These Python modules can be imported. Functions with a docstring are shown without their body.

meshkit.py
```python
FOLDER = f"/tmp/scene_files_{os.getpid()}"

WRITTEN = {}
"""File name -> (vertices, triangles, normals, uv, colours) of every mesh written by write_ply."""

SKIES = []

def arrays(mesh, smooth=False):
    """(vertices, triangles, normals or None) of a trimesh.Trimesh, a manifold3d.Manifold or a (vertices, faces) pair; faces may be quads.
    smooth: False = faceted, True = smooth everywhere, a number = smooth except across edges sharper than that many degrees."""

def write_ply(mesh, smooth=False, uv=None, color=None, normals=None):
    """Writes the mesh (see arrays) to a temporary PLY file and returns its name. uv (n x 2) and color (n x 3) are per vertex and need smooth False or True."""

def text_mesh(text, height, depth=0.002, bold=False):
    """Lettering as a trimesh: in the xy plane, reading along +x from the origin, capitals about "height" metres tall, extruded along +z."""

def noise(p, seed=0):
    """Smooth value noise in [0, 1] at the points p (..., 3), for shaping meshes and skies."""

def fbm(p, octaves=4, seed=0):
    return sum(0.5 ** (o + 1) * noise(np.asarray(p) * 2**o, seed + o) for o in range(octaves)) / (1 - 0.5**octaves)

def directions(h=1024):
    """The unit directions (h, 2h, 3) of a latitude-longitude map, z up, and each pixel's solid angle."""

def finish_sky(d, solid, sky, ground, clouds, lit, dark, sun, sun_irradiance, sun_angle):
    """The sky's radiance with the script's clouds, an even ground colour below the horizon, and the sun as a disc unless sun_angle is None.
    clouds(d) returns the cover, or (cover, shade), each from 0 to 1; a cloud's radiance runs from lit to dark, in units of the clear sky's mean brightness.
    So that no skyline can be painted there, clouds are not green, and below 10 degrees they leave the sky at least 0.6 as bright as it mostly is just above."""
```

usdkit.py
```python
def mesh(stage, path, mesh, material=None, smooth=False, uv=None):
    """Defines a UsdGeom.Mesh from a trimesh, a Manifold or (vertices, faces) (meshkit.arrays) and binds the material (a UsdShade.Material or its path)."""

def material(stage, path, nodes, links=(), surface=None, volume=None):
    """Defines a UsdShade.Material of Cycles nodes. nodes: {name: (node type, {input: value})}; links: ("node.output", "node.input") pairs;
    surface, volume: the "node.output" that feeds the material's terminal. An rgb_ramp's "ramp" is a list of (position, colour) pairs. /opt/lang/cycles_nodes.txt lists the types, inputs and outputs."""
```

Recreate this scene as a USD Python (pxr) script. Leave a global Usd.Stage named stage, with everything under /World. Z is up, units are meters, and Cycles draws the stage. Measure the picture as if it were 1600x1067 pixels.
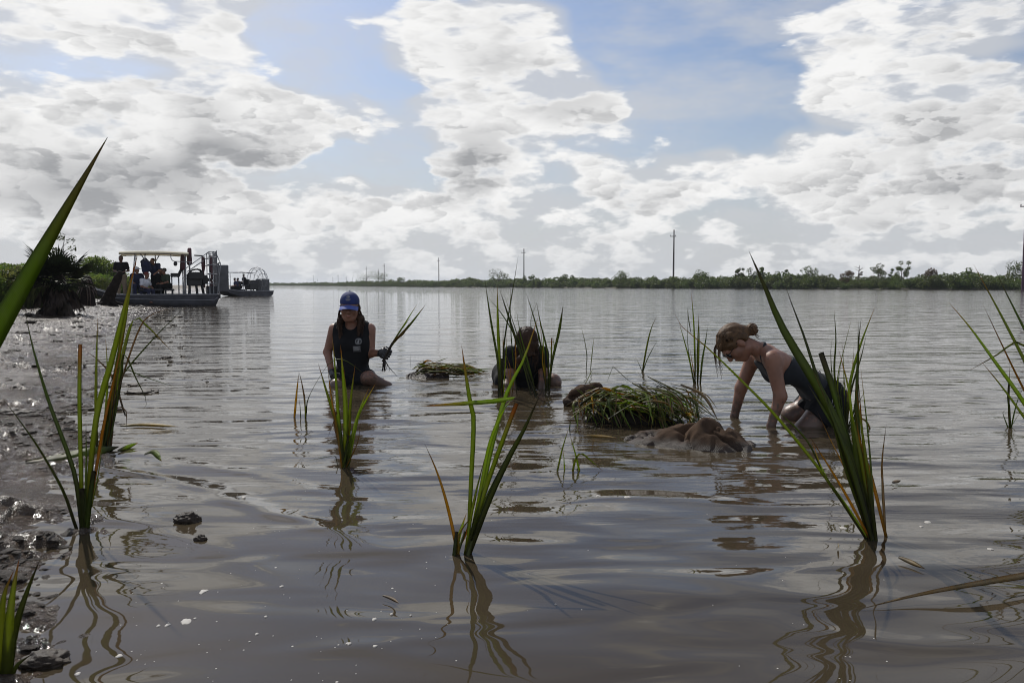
import math, random, numpy as np, trimesh, usdkit, meshkit
from pxr import Usd, UsdGeom, UsdLux, UsdShade, Gf, Sdf, Vt

stage = Usd.Stage.CreateInMemory()
UsdGeom.SetStageUpAxis(stage, 'Z')
UsdGeom.SetStageMetersPerUnit(stage, 1.0)
UsdGeom.Xform.Define(stage, '/World')
UsdGeom.Scope.Define(stage, '/World/Looks')

# ---------------------------------------------------------------- camera, sky, sun, exposure
CAM_H, F_PX, PITCH = 0.87, 1291.0, math.atan(88.5 / 1291.0)
EXPOSURE = 0.0
SUN_AZ, SUN_EL = math.radians(-29.0), math.radians(45.0)
SKY_STRENGTH, SUN_INTENSITY = 0.10, 1.0

cam = UsdGeom.Camera.Define(stage, '/World/camera')
cam.CreateHorizontalApertureAttr(36.0)
cam.CreateVerticalApertureAttr(24.0)
cam.CreateFocalLengthAttr(36.0 * F_PX / 1600.0)
cam.CreateClippingRangeAttr(Gf.Vec2f(0.05, 100000.0))
cam.CreateExposureAttr(EXPOSURE)
cam.AddTranslateOp().Set(Gf.Vec3d(0, 0, CAM_H))
cam.AddRotateXOp().Set(90.0 - math.degrees(PITCH))
SUN_DIR = np.array([math.sin(SUN_AZ) * math.cos(SUN_EL), math.cos(SUN_AZ) * math.cos(SUN_EL), math.sin(SUN_EL)])


class Graph:
    """Composes a Cycles node graph: every call adds a node and returns "node.output"."""
    def __init__(self):
        self.nodes, self.links, self.n = {}, [], 0

    def add(self, kind, out, **inputs):
        name = f'n{self.n}'
        self.n += 1
        vals = {}
        for k, v in inputs.items():
            if isinstance(v, str) and '.' in v and v.split('.')[0] in self.nodes:
                self.links.append((v, f'{name}.{k}'))
            else:
                vals[k] = v
        self.nodes[name] = (kind, vals)
        return f'{name}.{out}'

    def m(self, op, a, b=0.0, c=0.0, clamp=False):
        return self.add('math', 'value', math_type=op, value1=a, value2=b, value3=c, use_clamp=clamp)

    def v(self, op, a, b=(0, 0, 0), out='vector', **k):
        return self.add('vector_math', out, math_type=op, vector1=a, vector2=b, **k)

    def ramp(self, x, a, b, lo=0.0, hi=1.0, kind='smoothstep'):
        return self.add('map_range', 'result', range_type=kind, value=x, from_min=a, from_max=b, to_min=lo, to_max=hi, clamp=True)

    def noise(self, vec, scale, detail=4.0, rough=0.5, **k):
        return self.add('noise_texture', 'fac', vector=vec, scale=scale, detail=detail, roughness=rough, **k)

    def mix(self, fac, a, b, kind='mix'):
        return self.add('mix', 'color', mix_type=kind, fac=fac, color1=a, color2=b)

    def material(self, path, surface=None, volume=None):
        return usdkit.material(stage, path, self.nodes, self.links, surface=surface, volume=volume)


def pixel_dir(px, py):
    X, Y = (px - 800.0) / F_PX, (py - 533.5) / F_PX
    c, s = math.cos(PITCH), math.sin(PITCH)
    return np.array([X, c - Y * s, -s - Y * c])


def build_sky():
    g = Graph()
    d = g.add('texture_coordinate', 'generated')
    sky = g.add('sky_texture', 'color', sky_type='single_scattering', sun_disc=False, sun_elevation=SUN_EL, sun_rotation=SUN_AZ % (2 * math.pi),
                altitude=10.0, air_density=1.0, aerosol_density=1.6, ozone_density=1.0)
    xyz = g.add('separate_xyz', 'x', vector=d)
    z = xyz.replace('.x', '.z')
    # cumulus banks: centre and half extent in degrees of the sky (given by where they stand over the bay), weight
    banks = [(140, 20, 170, 60, .9), (380, 42, 90, 45, .8), (515, 5, 60, 25, .5), (275, 150, 170, 75, 1.1), (190, 225, 190, 60, .8), (450, 195, 120, 62, 1.0), (80, 190, 110, 50, .6), (20, 45, 70, 40, .6),
             (536, 85, 26, 30, .75), (735, 55, 160, 62, 1.1), (890, 140, 105, 72, 1.0), (690, 150, 110, 75, 1.0), (775, 240, 95, 62, 1.0), (945, 190, 80, 36, .8),
             (1310, 125, 130, 62, .8), (1480, 150, 170, 80, .8), (1440, 20, 230, 50, .6), (1045, 112, 32, 16, .65), (1240, 262, 100, 42, .8), (1010, 282, 90, 40, .8), (1120, 240, 30, 30, .5), (1400, 290, 160, 50, .6),
             (20, 270, 110, 70, .8), (180, 330, 190, 50, .6), (420, 330, 180, 45, .5), (680, 330, 200, 50, .5), (1560, 280, 90, 40, .6),
             (1010, 55, 130, 95, -1.3), (1110, 165, 120, 55, -.9), (480, 70, 75, 60, -.7), (600, 100, 45, 60, -.9), (560, 130, 90, 28, -.7), (590, 268, 130, 22, -.9), (140, 105, 100, 36, -.7), (1165, 50, 70, 60, -.6), (960, 225, 60, 14, -.5), (1200, 215, 120, 20, -.6), (1180, 300, 60, 16, -.5), (430, 285, 70, 14, -.4),
             (380, -120, 460, 95, -1.0), (1380, -110, 220, 90, -.9), (1090, -110, 140, 75, .5), (820, -150, 160, 70, -.6)]      # the open blue overhead that the near water mirrors
    unders = [(270, 262, 190, 36, .8), (400, 235, 90, 40, .4), (330, 200, 60, 50, .35), (745, 255, 80, 60, .8), (640, 190, 60, 60, .4), (900, 165, 70, 30, .35), (770, 90, 60, 30, .4), (60, 290, 120, 25, .5), (200, 352, 110, 22, .5), (1290, 330, 90, 20, .4), (1010, 300, 60, 18, .4), (1560, 200, 160, 160, .45)]

    def gather(vec, table, cap):
        tot = None
        for (px, py, rx, ry, w) in table:
            c = pixel_dir(px, py)
            c = c / np.linalg.norm(c)
            S = np.array([F_PX / rx, F_PX / (1.3 * rx), F_PX / ry])
            q = g.add('mapping', 'vector', mapping_type='point', vector=vec, scale=tuple(S), location=tuple(-c * S))
            f = g.ramp(g.v('dot_product', q, q, out='value'), 1.45, 0.05, 0.0, w, 'linear')
            tot = f if tot is None else g.m('add', tot, f)
        return g.m('minimum', tot, cap)

    warp = g.v('scale', g.v('subtract', g.add('noise_texture', 'color', vector=d, scale=5.0, detail=3.0, roughness=0.55), (.5, .5, .5)), scale=0.13)
    layout = gather(g.v('add', d, warp), banks, 1.15)
    under = gather(g.v('add', d, warp), unders, 1.0)
    sc = g.ramp(z, 0.0, 0.42, 3.0, 0.95, 'linear')
    band = g.ramp(z, 0.26, 0.06, 0.0, 0.34)
    low = g.noise(g.v('multiply', d, (1, 1, 1.7)), 3.1, 2.0, 0.5)
    base = g.m('add', band, g.m('multiply_add', g.m('subtract', low, 0.5), 0.6, g.m('multiply_add', layout, 0.60, -0.38)))

    up = np.array([-.40, 0.0, 0.92])
    sv = g.v('scale', g.v('multiply', d, (1, 1, 1.2)), scale=sc)
    wv = g.v('add', sv, g.v('scale', g.v('subtract', g.add('noise_texture', 'color', vector=sv, scale=14.0, detail=4.0, roughness=0.62), (.5, .5, .5)), scale=0.085))

    def heads(scale, soft):
        """Rounded cauliflower heads: how deep inside one a direction lies, and how far it is turned to the sun."""
        f1 = g.add('voronoi_texture', 'distance', vector=wv, feature='smooth_f1' if soft else 'f1', smoothness=soft, scale=scale, randomness=0.9)
        pos = f1.replace('.distance', '.position')
        return f1, g.m('multiply', g.v('dot_product', g.v('subtract', wv, pos), tuple(up), out='value'), scale)

    f_a, lit_a = heads(6.5, 0.28)
    f_b, lit_b = heads(15.0, 0.22)
    f_c, lit_c = heads(34.0, 0.0)
    n1 = g.noise(sv, 6.5, 3.0, 0.5)
    n2 = g.noise(wv, 30.0, 4.0, 0.6)
    D0 = g.m('multiply_add', g.m('subtract', n1, 0.5), 2.2, base)
    D0 = g.m('multiply_add', g.m('subtract', 0.55, f_a), 0.46, D0)
    D0 = g.m('multiply_add', g.m('subtract', 0.55, f_b), 0.34, D0)
    D0 = g.m('multiply_add', g.m('subtract', 0.55, f_c), 0.13, D0)
    D0 = g.m('multiply_add', g.m('subtract', n2, 0.5), 0.20, D0)
    D2 = g.m('multiply_add', g.m('subtract', g.noise(g.v('add', sv, tuple(up * 0.09)), 4.5, 2.0, 0.5), 0.5), 1.3, base)
    wisp = g.noise(wv, 70.0, 4.0, 0.65)
    cover = g.ramp(g.m('multiply_add', g.m('subtract', wisp, 0.5), 0.16, D0), -0.11, 0.25)
    lit = g.m('multiply_add', lit_b, 0.50, g.m('multiply_add', lit_c, 0.08, g.m('multiply', lit_a, 0.60)))
    facing = g.ramp(lit, 0.22, -0.55)                                # parts turned from the sun are greyer
    tau = g.m('add', g.m('multiply', facing, 0.50), g.m('multiply', g.ramp(D2, 0.05, 0.8), 0.24))
    tau = g.m('multiply_add', under, 0.74, tau)
    tau = g.m('multiply', tau, g.ramp(D0, 0.0, 0.42), clamp=True)
    cloud = g.mix(tau, (9.3, 9.27, 9.2), (3.6, 3.66, 3.80))
    veil_n = g.noise(g.v('multiply', d, (1, 1, 3.2)), 2.6, 6.0, 0.6)
    veil = g.m('multiply', g.ramp(veil_n, 0.42, 0.64), 0.72)
    veil = g.m('maximum', veil, g.m('multiply', g.ramp(D2, -0.45, 0.15), 0.8))     # thin grey-white air round the heaps
    haze = g.ramp(z, 0.26, 0.0, 0.0, 0.85)
    sky = g.mix(1.0, sky, (0.74, 0.80, 0.91), 'multiply')
    c = g.mix(veil, sky, (6.1, 6.2, 6.4))
    c = g.mix(haze, c, (5.7, 5.9, 6.2))
    cloud = g.mix(g.ramp(z, 0.10, 0.0, 0.0, 0.55), cloud, (6.2, 6.35, 6.55))
    c = g.mix(cover, c, cloud)
    bg = g.add('background_shader', 'background', color=c, strength=SKY_STRENGTH)
    mat = g.material('/World/Looks/sky_air', surface=bg)
    dome = UsdLux.DomeLight.Define(stage, '/World/sky')
    dome.CreateIntensityAttr(1.0)
    UsdShade.MaterialBindingAPI.Apply(dome.GetPrim()).Bind(mat)
    dome.GetPrim().SetCustomDataByKey('kind', 'structure')


build_sky()
sun = UsdLux.DistantLight.Define(stage, '/World/sun')
sun.CreateIntensityAttr(SUN_INTENSITY)
sun.CreateAngleAttr(0.53)
sun.CreateNormalizeAttr(True)
sun.CreateColorAttr(Gf.Vec3f(1.0, 0.965, 0.90))
_q = Gf.Rotation(Gf.Vec3d(0, 0, -1), Gf.Vec3d(*(-SUN_DIR)))
sun.AddOrientOp().Set(Gf.Quatf(_q.GetQuat()))

# ---------------------------------------------------------------- helpers
_used = {}


def path_for(name, parent=None):
    base = f"{parent.GetPath() if parent else '/World'}/{name}"
    k = _used.get(base, 0)
    _used[base] = k + 1
    return base if k == 0 else f'{base}_{k:03d}'


def tag(prim, label=None, category=None, group=None, kind=None):
    p = prim.GetPrim() if hasattr(prim, 'GetPrim') else prim
    for k, v in (('label', label), ('category', category), ('group', group), ('kind', kind)):
        if v:
            p.SetCustomDataByKey(k, v)
    return p


def thing(name, label, category, loc=(0, 0, 0), rotz=0.0, group=None):
    x = UsdGeom.Xform.Define(stage, path_for(name))
    x.AddTranslateOp().Set(Gf.Vec3d(*map(float, loc)))
    if rotz:
        x.AddRotateZOp().Set(float(math.degrees(rotz)))
    return tag(x, label, category, group)


def obj(name, mesh, mat, parent=None, smooth=True, uv=None):
    return usdkit.mesh(stage, path_for(name, parent), mesh, mat, smooth=smooth, uv=uv).GetPrim()


def ground(px, py, z=0.0):
    """The point of the level z seen at a pixel of the 1600 x 1067 photograph."""
    d = pixel_dir(px, py)
    t = (z - CAM_H) / d[2]
    return np.array([0, 0, CAM_H]) + d * t


def at(px, py, dist):
    d = pixel_dir(px, py)
    return np.array([0, 0, CAM_H]) + d * (dist / d[1])


def cat(meshes):
    V, F, n = [], [], 0
    for v, f in meshes:
        V.append(np.asarray(v, float)); F.append(np.asarray(f, int) + n); n += len(v)
    return np.vstack(V), np.vstack(F)


def arr(m):
    return np.array(m.vertices), np.array(m.faces)


def spline(pts, n):
    """Catmull-Rom through the points, resampled to n points of equal arc length."""
    p = np.asarray(pts, float)
    if len(p) == 2:
        return p[0] + (p[1] - p[0]) * np.linspace(0, 1, n)[:, None]
    q = np.vstack([2 * p[0] - p[1], p, 2 * p[-1] - p[-2]])
    out = []
    for i in range(len(p) - 1):
        t = np.linspace(0, 1, 12, endpoint=i == len(p) - 2)[:, None]
        a, b, c, d = q[i:i + 4]
        out.append(0.5 * ((2 * b) + (c - a) * t + (2 * a - 5 * b + 4 * c - d) * t ** 2 + (3 * b - a - 3 * c + d) * t ** 3))
    s = np.vstack(out)
    L = np.r_[0, np.cumsum(np.linalg.norm(np.diff(s, axis=0), axis=1))]
    x = np.linspace(0, L[-1], n)
    return np.stack([np.interp(x, L, s[:, k]) for k in range(3)], 1)


def tube(pts, r, sides=6, caps=True):
    p = np.asarray(pts, float)
    r = np.broadcast_to(np.asarray(r, float), (len(p),))
    t = np.gradient(p, axis=0)
    t /= np.linalg.norm(t, axis=1, keepdims=True) + 1e-12
    ref = np.array([0, 0, 1.0]) if abs(t[:, 2]).mean() < 0.8 else np.array([1.0, 0.05, 0])
    a = np.cross(t, ref); a /= np.linalg.norm(a, axis=1, keepdims=True) + 1e-12
    b = np.cross(t, a)
    ang = np.arange(sides) * 2 * np.pi / sides
    v = (p[:, None] + r[:, None, None] * (np.cos(ang)[None, :, None] * a[:, None] + np.sin(ang)[None, :, None] * b[:, None])).reshape(-1, 3)
    i, j = np.meshgrid(np.arange(len(p) - 1), np.arange(sides), indexing='ij')
    A, B, C, D = i * sides + j, i * sides + (j + 1) % sides, (i + 1) * sides + (j + 1) % sides, (i + 1) * sides + j
    f = np.vstack([np.stack([A, C, B], -1).reshape(-1, 3), np.stack([A, D, C], -1).reshape(-1, 3)])
    if caps:
        n = len(v)
        v = np.vstack([v, p[0], p[-1]])
        k = np.arange(sides)
        f = np.vstack([f, np.stack([np.full(sides, n), k, (k + 1) % sides], 1), np.stack([np.full(sides, n + 1), (len(p) - 1) * sides + (k + 1) % sides, (len(p) - 1) * sides + k], 1)])
    return v, f


def box(x0, x1, y0, y1, z0, z1, bevel=0.0):
    if bevel:
        from manifold3d import Manifold
        b = min(bevel, (x1 - x0) / 2.1, (y1 - y0) / 2.1, (z1 - z0) / 2.1)
        pts = []
        for sx in (0, 1):
            for sy in (0, 1):
                for sz in (0, 1):
                    c = np.array([x1 if sx else x0, y1 if sy else y0, z1 if sz else z0])
                    s = np.array([-1 if sx else 1, -1 if sy else 1, -1 if sz else 1])
                    for k in range(3):
                        o = s * b; o[k] = 0
                        pts.append(c + o)
        m = Manifold.hull_points(np.array(pts)).to_mesh()
        return m.vert_properties[:, :3].copy(), m.tri_verts.copy()
    m = trimesh.creation.box([x1 - x0, y1 - y0, z1 - z0])
    return m.vertices + [(x0 + x1) / 2, (y0 + y1) / 2, (z0 + z1) / 2], m.faces


def ellipsoid(c, r, sub=3):
    m = trimesh.creation.icosphere(sub)
    return m.vertices * np.asarray(r) + np.asarray(c), m.faces


def blade(pts, width, n=16, across=None, fold=0.22, base_w=0.55, tip=1.0, twist=0.0, peak=0.45, blunt=False):
    """A grass leaf: a folded, tapering, closed strip along a curve. Returns mesh and uv (across, along)."""
    p = spline(pts, n)
    t = np.gradient(p, axis=0); t /= np.linalg.norm(t, axis=1, keepdims=True) + 1e-12
    ref = np.array([1.0, 0, 0]) if across is None else np.asarray(across, float)
    a = ref - (t @ ref)[:, None] * t
    a /= np.linalg.norm(a, axis=1, keepdims=True) + 1e-9
    nrm = np.cross(a, t)
    s = np.linspace(0, 1, n)
    if twist:
        c, sn = np.cos(twist * s)[:, None], np.sin(twist * s)[:, None]
        a, nrm = a * c + nrm * sn, nrm * c - a * sn
    w = np.where(s < peak, base_w + (1 - base_w) * np.sin(s / peak * np.pi / 2), (1 - ((s - peak) / (1 - peak)) ** 1.7) ** tip)
    if blunt:
        w = np.where(s < peak, base_w + (1 - base_w) * np.sin(s / peak * np.pi / 2), 1.0 - 0.25 * (s - peak))
    w = np.maximum(w, 0.02) * width / 2
    th = np.minimum(0.0009, w * 0.35)
    rim = np.stack([p + a * w[:, None] + nrm * (w * fold)[:, None], p + nrm * th[:, None], p - a * w[:, None] + nrm * (w * fold)[:, None], p - nrm * th[:, None]], 1)
    v = rim.reshape(-1, 3)
    uv = np.stack([np.tile([1.0, 0.5, 0.0, 0.5], n), np.repeat(s, 4)], 1)
    f = []
    for i in range(n - 1):
        for j in range(4):
            A, B, C, D = i * 4 + j, i * 4 + (j + 1) % 4, (i + 1) * 4 + (j + 1) % 4, (i + 1) * 4 + j
            f += [(A, B, C), (A, C, D)]
    f += [(0, 2, 1), (0, 3, 2), (n * 4 - 4, n * 4 - 3, n * 4 - 2), (n * 4 - 4, n * 4 - 2, n * 4 - 1)]
    return (v, np.array(f)), uv


# ---- implicit bodies: smooth unions of round cones and ellipsoids, meshed by surface nets
def rc(a, b, ra, rb, k=0.02):
    return ('c', np.asarray(a, float), np.asarray(b, float), ra, rb, k)


def el(c, r, R=None, k=0.02):
    return ('e', np.asarray(c, float), np.asarray(r, float), None if R is None else np.asarray(R, float), None, k)


def sub(p):
    return ('-',) + p


def _dist(prim, P):
    if prim[0] == 'c':
        _, a, b, ra, rb, _ = prim
        ab = b - a
        t = np.clip(((P - a) @ ab) / max(ab @ ab, 1e-9), 0, 1)
        return np.linalg.norm(P - a - t[..., None] * ab, axis=-1) - (ra + (rb - ra) * t)
    _, c, r, R, _, _ = prim
    q = P - c
    if R is not None:
        q = q @ R.T
    k0 = np.linalg.norm(q / r, axis=-1)
    k1 = np.linalg.norm(q / r ** 2, axis=-1)
    return k0 * (k0 - 1) / np.maximum(k1, 1e-9)


def _box_of(prim):
    if prim[0] == 'c':
        _, a, b, ra, rb, _ = prim
        r = max(ra, rb)
        return np.minimum(a, b) - r, np.maximum(a, b) + r
    r = prim[2].max() if prim[3] is not None else prim[2]
    return prim[1] - r, prim[1] + r


class Field:
    def __init__(self, prims, h, pad=0.03, lo=None, hi=None):
        solid = [p for p in prims if p[0] != '-']
        bl = np.min([_box_of(p)[0] for p in solid], 0) - pad if lo is None else np.asarray(lo, float)
        bh = np.max([_box_of(p)[1] for p in solid], 0) + pad if hi is None else np.asarray(hi, float)
        self.h, self.lo = h, bl
        self.n = np.ceil((bh - bl) / h).astype(int) + 1
        self.ax = [bl[k] + h * np.arange(self.n[k]) for k in range(3)]
        self.D = np.full(self.n, 0.5, np.float32)
        for p in prims:
            self.put(p)

    def points(self, sl=(slice(None),) * 3):
        return np.stack(np.meshgrid(*[a[s] for a, s in zip(self.ax, sl)], indexing='ij'), -1)

    def put(self, p):
        minus = p[0] == '-'
        if minus:
            p = p[1:]
        k = p[-1]
        lo, hi = _box_of(p)
        m = k + 0.035
        i0 = np.clip(np.floor((lo - m - self.lo) / self.h).astype(int), 0, self.n)
        i1 = np.clip(np.ceil((hi + m - self.lo) / self.h).astype(int) + 1, 0, self.n)
        if (i1 <= i0).any():
            return
        sl = tuple(slice(a, b) for a, b in zip(i0, i1))
        d = _dist(p, self.points(sl)).astype(np.float32)
        D = self.D[sl]
        if minus:
            hh = np.maximum(k - np.abs(-d - D), 0) / max(k, 1e-6)
            self.D[sl] = np.maximum(D, -d) + hh * hh * k * 0.25
        else:
            hh = np.maximum(k - np.abs(d - D), 0) / max(k, 1e-6)
            self.D[sl] = np.minimum(D, d) - hh * hh * k * 0.25

    def cut(self, n, at_point, soft=0.0):
        """Keeps the side that n points away from."""
        n = np.asarray(n, float) / np.linalg.norm(n)
        d = (self.points() - np.asarray(at_point, float)) @ n
        self.D = np.maximum(self.D, d.astype(np.float32))
        return self

    def wrinkle(self, amp, scale, seed=0, stretch=(1, 1, 1), octaves=3):
        near = np.abs(self.D) < 0.05 + amp
        P = self.points()[near]
        self.D[near] += ((meshkit.fbm(P * scale * np.asarray(stretch), octaves, seed) - 0.5) * 2 * amp).astype(np.float32)
        return self

    def offset(self, t):
        self.D = self.D - t
        return self

    def mesh(self):
        D, h = self.D, self.h
        s = D < 0
        c = np.zeros(np.array(D.shape) - 1, np.int8)
        for a in range(2):
            for b in range(2):
                for e in range(2):
                    c += s[a:s.shape[0] - 1 + a, b:s.shape[1] - 1 + b, e:s.shape[2] - 1 + e]
        cell = np.argwhere((c > 0) & (c < 8))
        ids = -np.ones(c.shape, np.int64)
        ids[tuple(cell.T)] = np.arange(len(cell))
        acc, cnt = np.zeros((len(cell), 3)), np.zeros((len(cell), 1))
        corners = [np.array(x) for x in np.ndindex(2, 2, 2)]
        for a in corners:
            for k in range(3):
                if a[k] == 0:
                    b = a.copy(); b[k] = 1
                    da, db = D[tuple((cell + a).T)], D[tuple((cell + b).T)]
                    x = (da < 0) != (db < 0)
                    t = np.where(x, da / np.where(x, da - db, 1), 0)
                    q = cell + a + t[:, None] * (b - a)
                    acc[x] += q[x]; cnt[x] += 1
        v = self.lo + h * acc / np.maximum(cnt, 1)
        F = []
        for k in range(3):
            o = [x for x in range(3) if x != k]
            sh = list(D.shape)
            A = [slice(1, -1)] * 3; B = [slice(1, -1)] * 3
            A[k], B[k] = slice(0, sh[k] - 1), slice(1, sh[k])
            cross = s[tuple(A)] != s[tuple(B)]
            e = np.argwhere(cross)
            off = np.ones(3, int); off[k] = 0
            e = e + off
            inside = s[tuple(e.T)]
            def cid(du, dv):
                q = e.copy(); q[:, o[0]] -= du; q[:, o[1]] -= dv
                return ids[tuple(q.T)]
            quad = np.stack([cid(0, 0), cid(1, 0), cid(1, 1), cid(0, 1)], 1)
            flip = inside if k != 1 else ~inside
            quad[~flip] = quad[~flip][:, ::-1]
            F.append(quad)
        F = np.vstack(F)
        F = F[(F >= 0).all(1)]
        return v, np.vstack([F[:, [0, 1, 2]], F[:, [0, 2, 3]]])


# ---------------------------------------------------------------- materials
M = {}


def simple(name, color, rough=0.6, vary=0.25, scale=12.0, metallic=0.0, bump=0.0, bump_scale=60.0, coord='object', spec=0.5, sheen=0.0, subsurface=0.0, dist=0.004):
    g = Graph()
    c = g.add('texture_coordinate', coord)
    n = g.noise(c, scale, 5.0, 0.6)
    dark, light = tuple(x * (1 - vary) for x in color), tuple(min(1.0, x * (1 + vary)) for x in color)
    col = g.mix(g.ramp(n, 0.3, 0.7), dark, light)
    k = dict(base_color=col, roughness=g.ramp(n, 0.2, 0.8, max(rough - .12, 0.03), min(rough + .12, 1), 'linear'), metallic=metallic, specular_ior_level=spec, sheen_weight=sheen)
    if subsurface:
        k.update(subsurface_weight=subsurface, subsurface_radius=(1.0, .35, .2), subsurface_scale=0.006)
    if bump:
        k['normal'] = g.add('bump', 'normal', height=g.noise(c, bump_scale, 4.0, 0.6), strength=bump, distance=dist)
    M[name] = g.material(f'/World/Looks/{name}', surface=g.add('principled_bsdf', 'BSDF', **k))
    return M[name]


def skin_material(name, color):
    """Skin, splashed with grey-brown mud low down where the arms and legs come out of the bay."""
    g = Graph()
    P = g.add('geometry', 'position')
    n = g.noise(P, 9.0, 5.0, 0.6)
    z = g.add('separate_xyz', 'z', vector=P)
    spl = g.noise(P, 38.0, 5.0, 0.65)
    mud = g.m('multiply', g.ramp(g.m('multiply_add', g.m('subtract', spl, 0.5), 0.5, z), 0.16, 0.04), 0.8)
    spots = g.ramp(g.noise(P, 75.0, 2.0, 0.5), 0.66, 0.70, 0.0, 0.55)
    c = g.mix(g.ramp(n, 0.3, 0.7), tuple(x * .86 for x in color), tuple(x * 1.14 for x in color))
    c = g.mix(g.m('maximum', mud, spots), c, (0.055, 0.040, 0.030))
    b = g.add('bump', 'normal', height=g.noise(P, 180.0, 4.0, 0.6), strength=0.25, distance=0.0015)
    M[name] = g.material(f'/World/Looks/{name}', surface=g.add('principled_bsdf', 'BSDF', base_color=c, roughness=g.m('subtract', g.ramp(spl, 0.3, 0.7, 0.42, 0.62), g.m('multiply', mud, 0.15)), normal=b, subsurface_weight=0.1, subsurface_radius=(1.0, .35, .2), subsurface_scale=0.006))


def leaf_material(name, low, mid, high, dry, dry_from=0.965, mud=0.16, translucency=0.45, rough=0.5):
    g = Graph()
    uv = g.add('texture_coordinate', 'UV')
    sx = g.add('separate_xyz', 'x', vector=uv)
    t = sx.replace('.x', '.y')
    rnd = g.add('object_info', 'random')
    pos = g.add('texture_coordinate', 'object')
    n = g.noise(g.v('multiply', pos, (1, 1, .35)), 22.0, 4.0, 0.6)
    tn = g.m('multiply_add', g.m('subtract', n, 0.5), 0.12, t)
    c = g.add('rgb_ramp', 'color', fac=tn, ramp=[(0.0, (0.035, 0.026, 0.018)), (mud, low), (0.45, mid), (min(.82, dry_from - .03), high), (dry_from, dry), (1.0, tuple(x * .75 for x in dry))])
    vein = g.add('wave_texture', 'fac', vector=g.v('multiply', uv, (1, 0.02, 1)), scale=4.0, wave_type='bands', bands_direction='x', distortion=0.4)
    c = g.mix(g.m('multiply', vein, 0.22), c, (0.02, 0.035, 0.008), 'mix')
    c = g.add('hsv', 'color', hue=g.ramp(rnd, 0, 1, 0.485, 0.512, 'linear'), saturation=g.ramp(n, .3, .7, .85, 1.1), value=g.ramp(rnd, 0.0, 1.0, 0.7, 1.25, 'linear'), fac=1.0, color=c)
    b = g.add('bump', 'normal', height=vein, strength=0.25, distance=0.0006)
    p = g.add('principled_bsdf', 'BSDF', base_color=c, roughness=rough, specular_ior_level=0.28, normal=b)
    tr = g.add('translucent_bsdf', 'BSDF', color=g.add('hsv', 'color', hue=0.49, saturation=1.15, value=2.5, fac=1.0, color=c))
    fac = g.ramp(t, mud * 0.6, mud + 0.12, 0.0, translucency)
    M[name] = g.material(f'/World/Looks/{name}', surface=g.add('mix_closure', 'closure', fac=fac, closure1=p, closure2=tr))


leaf_material('leaf_green', (0.075, 0.075, 0.022), (0.145, 0.178, 0.040), (0.150, 0.185, 0.044), (0.20, 0.13, 0.055), translucency=0.6)
leaf_material('leaf_dark', (0.050, 0.046, 0.016), (0.085, 0.106, 0.028), (0.088, 0.112, 0.030), (0.07, 0.06, 0.035), translucency=0.45)
leaf_material('leaf_yellow', (0.10, 0.062, 0.012), (0.27, 0.18, 0.030), (0.24, 0.165, 0.032), (0.10, 0.05, 0.02), mud=0.12)
leaf_material('leaf_great', (0.08, 0.10, 0.026), (0.105, 0.145, 0.032), (0.095, 0.130, 0.032), (0.10, 0.08, 0.04), dry_from=0.985, mud=0.02, translucency=0.5)
leaf_material('leaf_dry', (0.10, 0.07, 0.04), (0.22, 0.16, 0.085), (0.20, 0.14, 0.07), (0.12, 0.08, 0.045), mud=0.1, translucency=0.3)
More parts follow.
